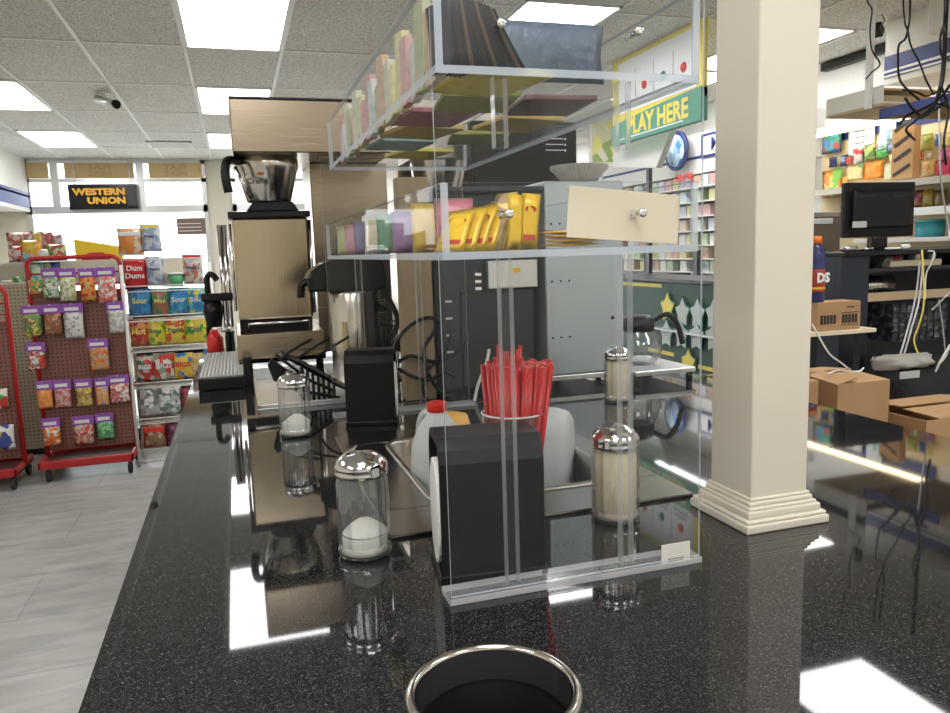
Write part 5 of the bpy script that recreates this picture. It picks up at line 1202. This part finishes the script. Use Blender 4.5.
# tall blue packet, brown paper bag, tan shelf with a carton
SY = 3.05; s0, s1 = at(806, 330, Y=SY), at(867, 330, Y=SY); sz_ = at(840, 329, Y=SY).z
t = thing('tan_shelf', 'tan board shelf on a black stand beside the service desk', 'shelf', ((s0.x + s1.x) / 2, SY, 0))
q('board', box(BM(), s0.x - .1, s1.x, SY - .06, SY + .09, sz_ - .02, sz_), 'card', bevel=.002)
q('upright', box(BM(), s0.x + .02, s0.x + .05, SY - .02, SY + .02, 0, sz_ - .021), 'black'); q('upright', box(BM(), s1.x - .06, s1.x - .03, SY - .02, SY + .02, 0, sz_ - .021), 'black')
c0, c1, c2 = at(812, 322, Y=SY - .04), at(838, 323, Y=SY - .04), at(867, 320, Y=SY - .04); ch = at(838, 302, Y=SY - .04).z - sz_
t = thing('printed_carton', 'low brown carton with dark printed panels on the tan shelf', 'carton', (c1.x, SY, sz_ + .001))
part('carton_body', box(BM(), -.13, .132, -.045, .085, 0, ch), 'cardboard', t, .003)
f = BM()
for k in range(5): box(f, .018 + k * .0195, .033 + k * .0195, -.0465, -.0452, ch * .24, ch * .55); box(f, -.112 + k * .0195, -.097 + k * .0195, -.0465, -.0452, ch * .24, ch * .55)
box(f, .012, .118, -.0465, -.0452, ch * .60, ch * .625); box(f, .012, .118, -.0465, -.0452, ch * .17, ch * .19); box(f, .045, .090, -.0465, -.0452, ch * .78, ch * .82)
part('printed_panel', f, 'ink', t)
pa, pb = at(806, 299, Y=3.05), at(829, 236, Y=3.05); pa.z = sz_ + .001 + ch + .001
t = thing('drink_bottle', 'blue sports drink bottle with an orange cap and red label on the printed carton', 'bottle', ((pa.x + pb.x) / 2, 3.065, pa.z)); h = pb.z - pa.z
part('bottle_body', lathe(BM(), [(.0001, 0), (.042, 0), (.046, .006), (.046, h * .55), (.043, h * .60), (.046, h * .66), (.044, h * .76), (.030, h * .86), (.024, h * .88), (.0001, h * .885)], 32), mat('dark_blue_bottle', (.035, .04, .16), .3), t)
part('red_label', lathe(BM(), [(.0468, h * .16), (.0472, h * .165), (.0472, h * .50), (.0468, h * .505)], 32), mat('brick_red_label', (.42, .05, .03), .4), t)
part('yellow_stripe', lathe(BM(), [(.0474, h * .20), (.0474, h * .235)], 32), 'yel', t)
part('bottle_cap', lathe(BM(), [(.0001, h * .886), (.028, h * .886), (.028, h), (.0001, h * 1.005)], 24), mat('orange_cap', (.85, .2, .03), .4), t)
lettering('DS', 'whitep', t, (.006, -.0495, h * .37), .062, bold=.003)
pa, pb = at(805, 236, Y=3.82), at(841, 212, Y=3.82)
t = thing('grey_brown_box', 'plain grey brown box behind the tall blue packet', 'box', ((pa.x + pb.x) / 2, 3.82, 0)); w = pb.x - pa.x
part('box_body', box(BM(), -w / 2, w / 2, 0, .2, 0, pb.z - .03), mat('taupe_board', (.22, .17, .12), .7), t, .004); part('box_lid', box(BM(), -w / 2 - .005, w / 2 + .005, -.005, .205, pb.z - .029, pb.z), mat('taupe_lid', (.36, .33, .30), .5), t, .003)
part('white_strip', box(BM(), -w / 2, w * .25, -.008, -.0055, pb.z - .07, pb.z - .035), 'whitep', t)

# cardboard cartons between counter and desk
def carton(x0, x1, y0, y1, z1, label, flaps, rz=0):
    t = thing('cardboard_carton', label, 'carton', ((x0 + x1) / 2, (y0 + y1) / 2, 0), rz); w, d = (x1 - x0) / 2, (y1 - y0) / 2
    f = BM(); box(f, -w, w, -d, -d + .006, 0, z1); box(f, -w, w, d - .006, d, 0, z1); box(f, -w, -w + .006, -d + .006, d - .006, 0, z1); box(f, w - .006, w, -d + .006, d - .006, 0, z1); box(f, -w, w, -d, d, 0, .005)
    part('carton_wall', f, 'cardboard', t)
    for (nm_, hx, hy, L, W_2, ang, ax) in flaps:
        f = BM(); T = Matrix.Translation((hx, hy, z1)) @ Matrix.Rotation(math.radians(ax), 4, 'Z') @ Matrix.Rotation(math.radians(ang), 4, 'X'); box(f, -W_2, W_2, 0, L, .0, .005, T=T)
        part('flap', f, 'cardboard' if nm_ else 'cardboardd', t)
    return t
b0 = at(838, 386, Y=2.35); b1 = at(890, 380, Y=2.35)
carton(b0.x, b1.x, 2.35, 2.72, b0.z, 'large open cardboard carton standing behind the granite counter', [(1, 0, -.185, .17, (b1.x - b0.x) / 2, 4, 0), (1, 0, .185, .17, (b1.x - b0.x) / 2, 6, 180), (1, -(b1.x - b0.x) / 2, 0, .10, .18, 12, -90)])
e0 = at(887, 403, Y=2.45); e1 = at(950, 415, Y=2.45)
carton(b1.x + .03, e1.x + .12, 2.20, 2.55, at(905, 424, Y=2.2).z, 'lower cardboard carton with overlapping flaps next to the large one', [(1, 0, -.175, .17, .20, 2, 0), (1, 0, .175, .17, .20, 5, 180)])
carton(b0.x - .34, b0.x - .03, 2.42, 2.74, b0.z + .008, 'pale cardboard carton mostly hidden behind the cream post', [(1, 0, -.16, .15, .155, 3, 0), (1, 0, .16, .15, .155, 5, 180)])
f = BM(); tube(f, smooth_path([(-.10, 0, 0), (-.03, .02, .008), (.03, -.02, .004), (.09, .01, .01)], 5), .0035, 6)
one('twine', f, 'whitep', 'loose white twine lying on the open carton flaps', 'twine', None, 0, (b0.x + .14, 2.45, b0.z + .028))

# hanging cables, power leads and cords
wires = [
 ('whitep', .0045, 3.02, [(920, 262), (915, 300), (906, 335), (897, 365), (889, 392)], 'white lead running from the power strip down to the large carton'),
 ('whitep', .0045, 3.00, [(923, 262), (919, 300), (911, 330), (904, 355), (894, 395)], 'second white lead beside the first one down to the cartons'),
 ('yelg', .0045, 2.98, [(922, 250), (924, 300), (919, 325), (914, 340), (920, 358), (930, 378), (936, 372)], 'yellow lead hanging in front of the grey cloth'),
 ('white', .0055, 2.85, [(950, 345), (940, 362), (932, 378), (922, 386), (917, 400)], 'thick white cord curling down at the picture edge'),
 ('white', .004, 2.90, [(926, 363), (938, 364), (946, 356), (950, 348)], 'thin white cord looping right of the yellow lead'),
 ('alum', .0045, 2.95, [(932, 310), (944, 298), (950, 292)], 'grey cord rising out past the wire-covered machine'),
 ('alum', .004, 2.95, [(939, 300), (944, 340), (948, 385), (947, 410)], 'grey cord dropping straight at the picture edge'),
 ('white', .0045, 3.12, [(928, 251), (934, 252), (932, 262), (926, 275), (925, 300)], 'white cord looping from the lowest wall shelf into the desk'),
 ('white', .004, 2.75, [(812, 324), (828, 352), (840, 362), (850, 370)], 'thin white cord from the tan shelf down to the open carton'),
 ('alum', .0045, 3.2, [(939, 96), (940, 165), (943, 195), (947, 220), (950, 240)], 'grey cord hanging in front of the magenta bag'),
 ('black', .0045, 3.5, [(866, -26), (867, 0), (872, 10), (870, 30), (872, 50), (880, 64), (872, 72), (866, 79)], 'thin black cable snaking down beside the white pole'),
 ('black', .006, 3.35, [(908, -38), (910, 10), (906, 37), (899, 45), (898, 62), (900, 80), (910, 92), (922, 102)], 'black cable curling over the blue band'),
 ('black', .005, 3.35, [(902, -36), (904, 16), (908, 32), (911, 46), (920, 64), (926, 80), (934, 95)], 'black cable crossing the blue band from the ceiling'),
 ('black', .012, 3.15, [(948, -62), (946, 8), (945, 30), (944, 60), (941, 85), (934, 105), (920, 118)], 'thick black cable bundle dropping from the ceiling at the picture edge'),
 ('black', .006, 3.15, [(950, 60), (942, 56), (940, 40), (945, 20)], 'black cable hooked around the thick bundle'),
 ('black', .008, 3.15, [(950, 85), (940, 98), (925, 108), (908, 115), (900, 124)], 'black cable sweeping along the overhead shelf underside'),
 ('black', .007, 3.12, [(948, 100), (935, 110), (922, 116), (912, 108), (905, 98)], 'black cable doubling back beside the overhead shelf'),
 ('black', .006, 3.10, [(950, 108), (936, 104), (926, 112), (914, 122), (906, 130), (915, 140)], 'black cable hanging lowest below the overhead shelf'),
 ('black', .005, 3.08, [(950, 92), (938, 92), (926, 96), (916, 92), (902, 90)], 'black cable lying across the paper rolls'),
 ('black', .006, 3.12, [(941, 85), (948, 110), (944, 140), (946, 165)], 'black cable running on down past the overhead shelf'),
]
for i, (m_, r__, y, pts, l) in enumerate(wires):
    cable([at(px, py, Y=y + .015 * math.sin(k * 2.1 + i)) for k, (px, py) in enumerate(pts)], r__, m_, l, 'leads and cables around the desk', name='power_cable' if m_ == 'black' else 'electric_lead')
# brown-blue shelf underside beyond the cables
bz = at(930, 128, Y=3.9)
t = thing('blue_canopy', 'dark blue edged canopy board under the overhead shelf', 'canopy', (4.1, 3.6, bz.z)); q('canopy_board', box(BM(), 3.62, 4.17, 3.10, 3.60, bz.z, bz.z + .03), 'cardboardd'); q('blue_edge', box(BM(), 3.605, 3.6195, 3.08, 3.60, bz.z - .012, bz.z + .045), 'blue')

# warm strip lamp lighting the merchandise wall
t = thing('shelf_light', 'warm strip light over the merchandise wall behind the overhead shelf', 'lamp', (4.36, 4.1, 2.14))
q('tube', tube(BM(), [(4.36, 3.05, 2.14), (4.36, 5.1, 2.14)], .014, 10), mat('warm_tube', (1, .9, .7), .4, emit=((1, .80, .50), 4.5)))
q('housing', box(BM(), 4.335, 4.385, 3.0, 5.15, 2.156, 2.19), 'white', bevel=.003)
q('wall_arm', box(BM(), 4.386, XR - .019, 3.2, 3.24, 2.165, 2.18), 'white'); q('wall_arm', box(BM(), 4.386, XR - .019, 4.9, 4.94, 2.165, 2.18), 'white')
extra = [(846, 852, 157, 164, (.7, .1, .08), 'red'), (888, 895, 144, 152, (.15, .3, .6), 'blue'), (889, 896, 154, 162, (.8, .6, .2), 'amber'), (918, 924, 151, 159, (.7, .2, .1), 'brick red'), (926, 932, 152, 159, (.7, .65, .5), 'cream'), (935, 941, 134, 146, (.05, .1, .4), 'navy blue'), (942, 950, 132, 146, (.75, .6, .2), 'gold'), (858, 864, 163, 168, (.1, .3, .1), 'dark green'), (886, 894, 130, 140, (.3, .5, .6), 'steel blue')]
for i, (a, b_, c, d, cc, n_) in enumerate(extra): wall_pack(a, b_, c, d, [cc, tuple(min(1, v * 1.5 + .05) for v in cc)], 'tiny ' + n_ + ' packet hooked between larger packets on the merchandise wall', 160 + i)
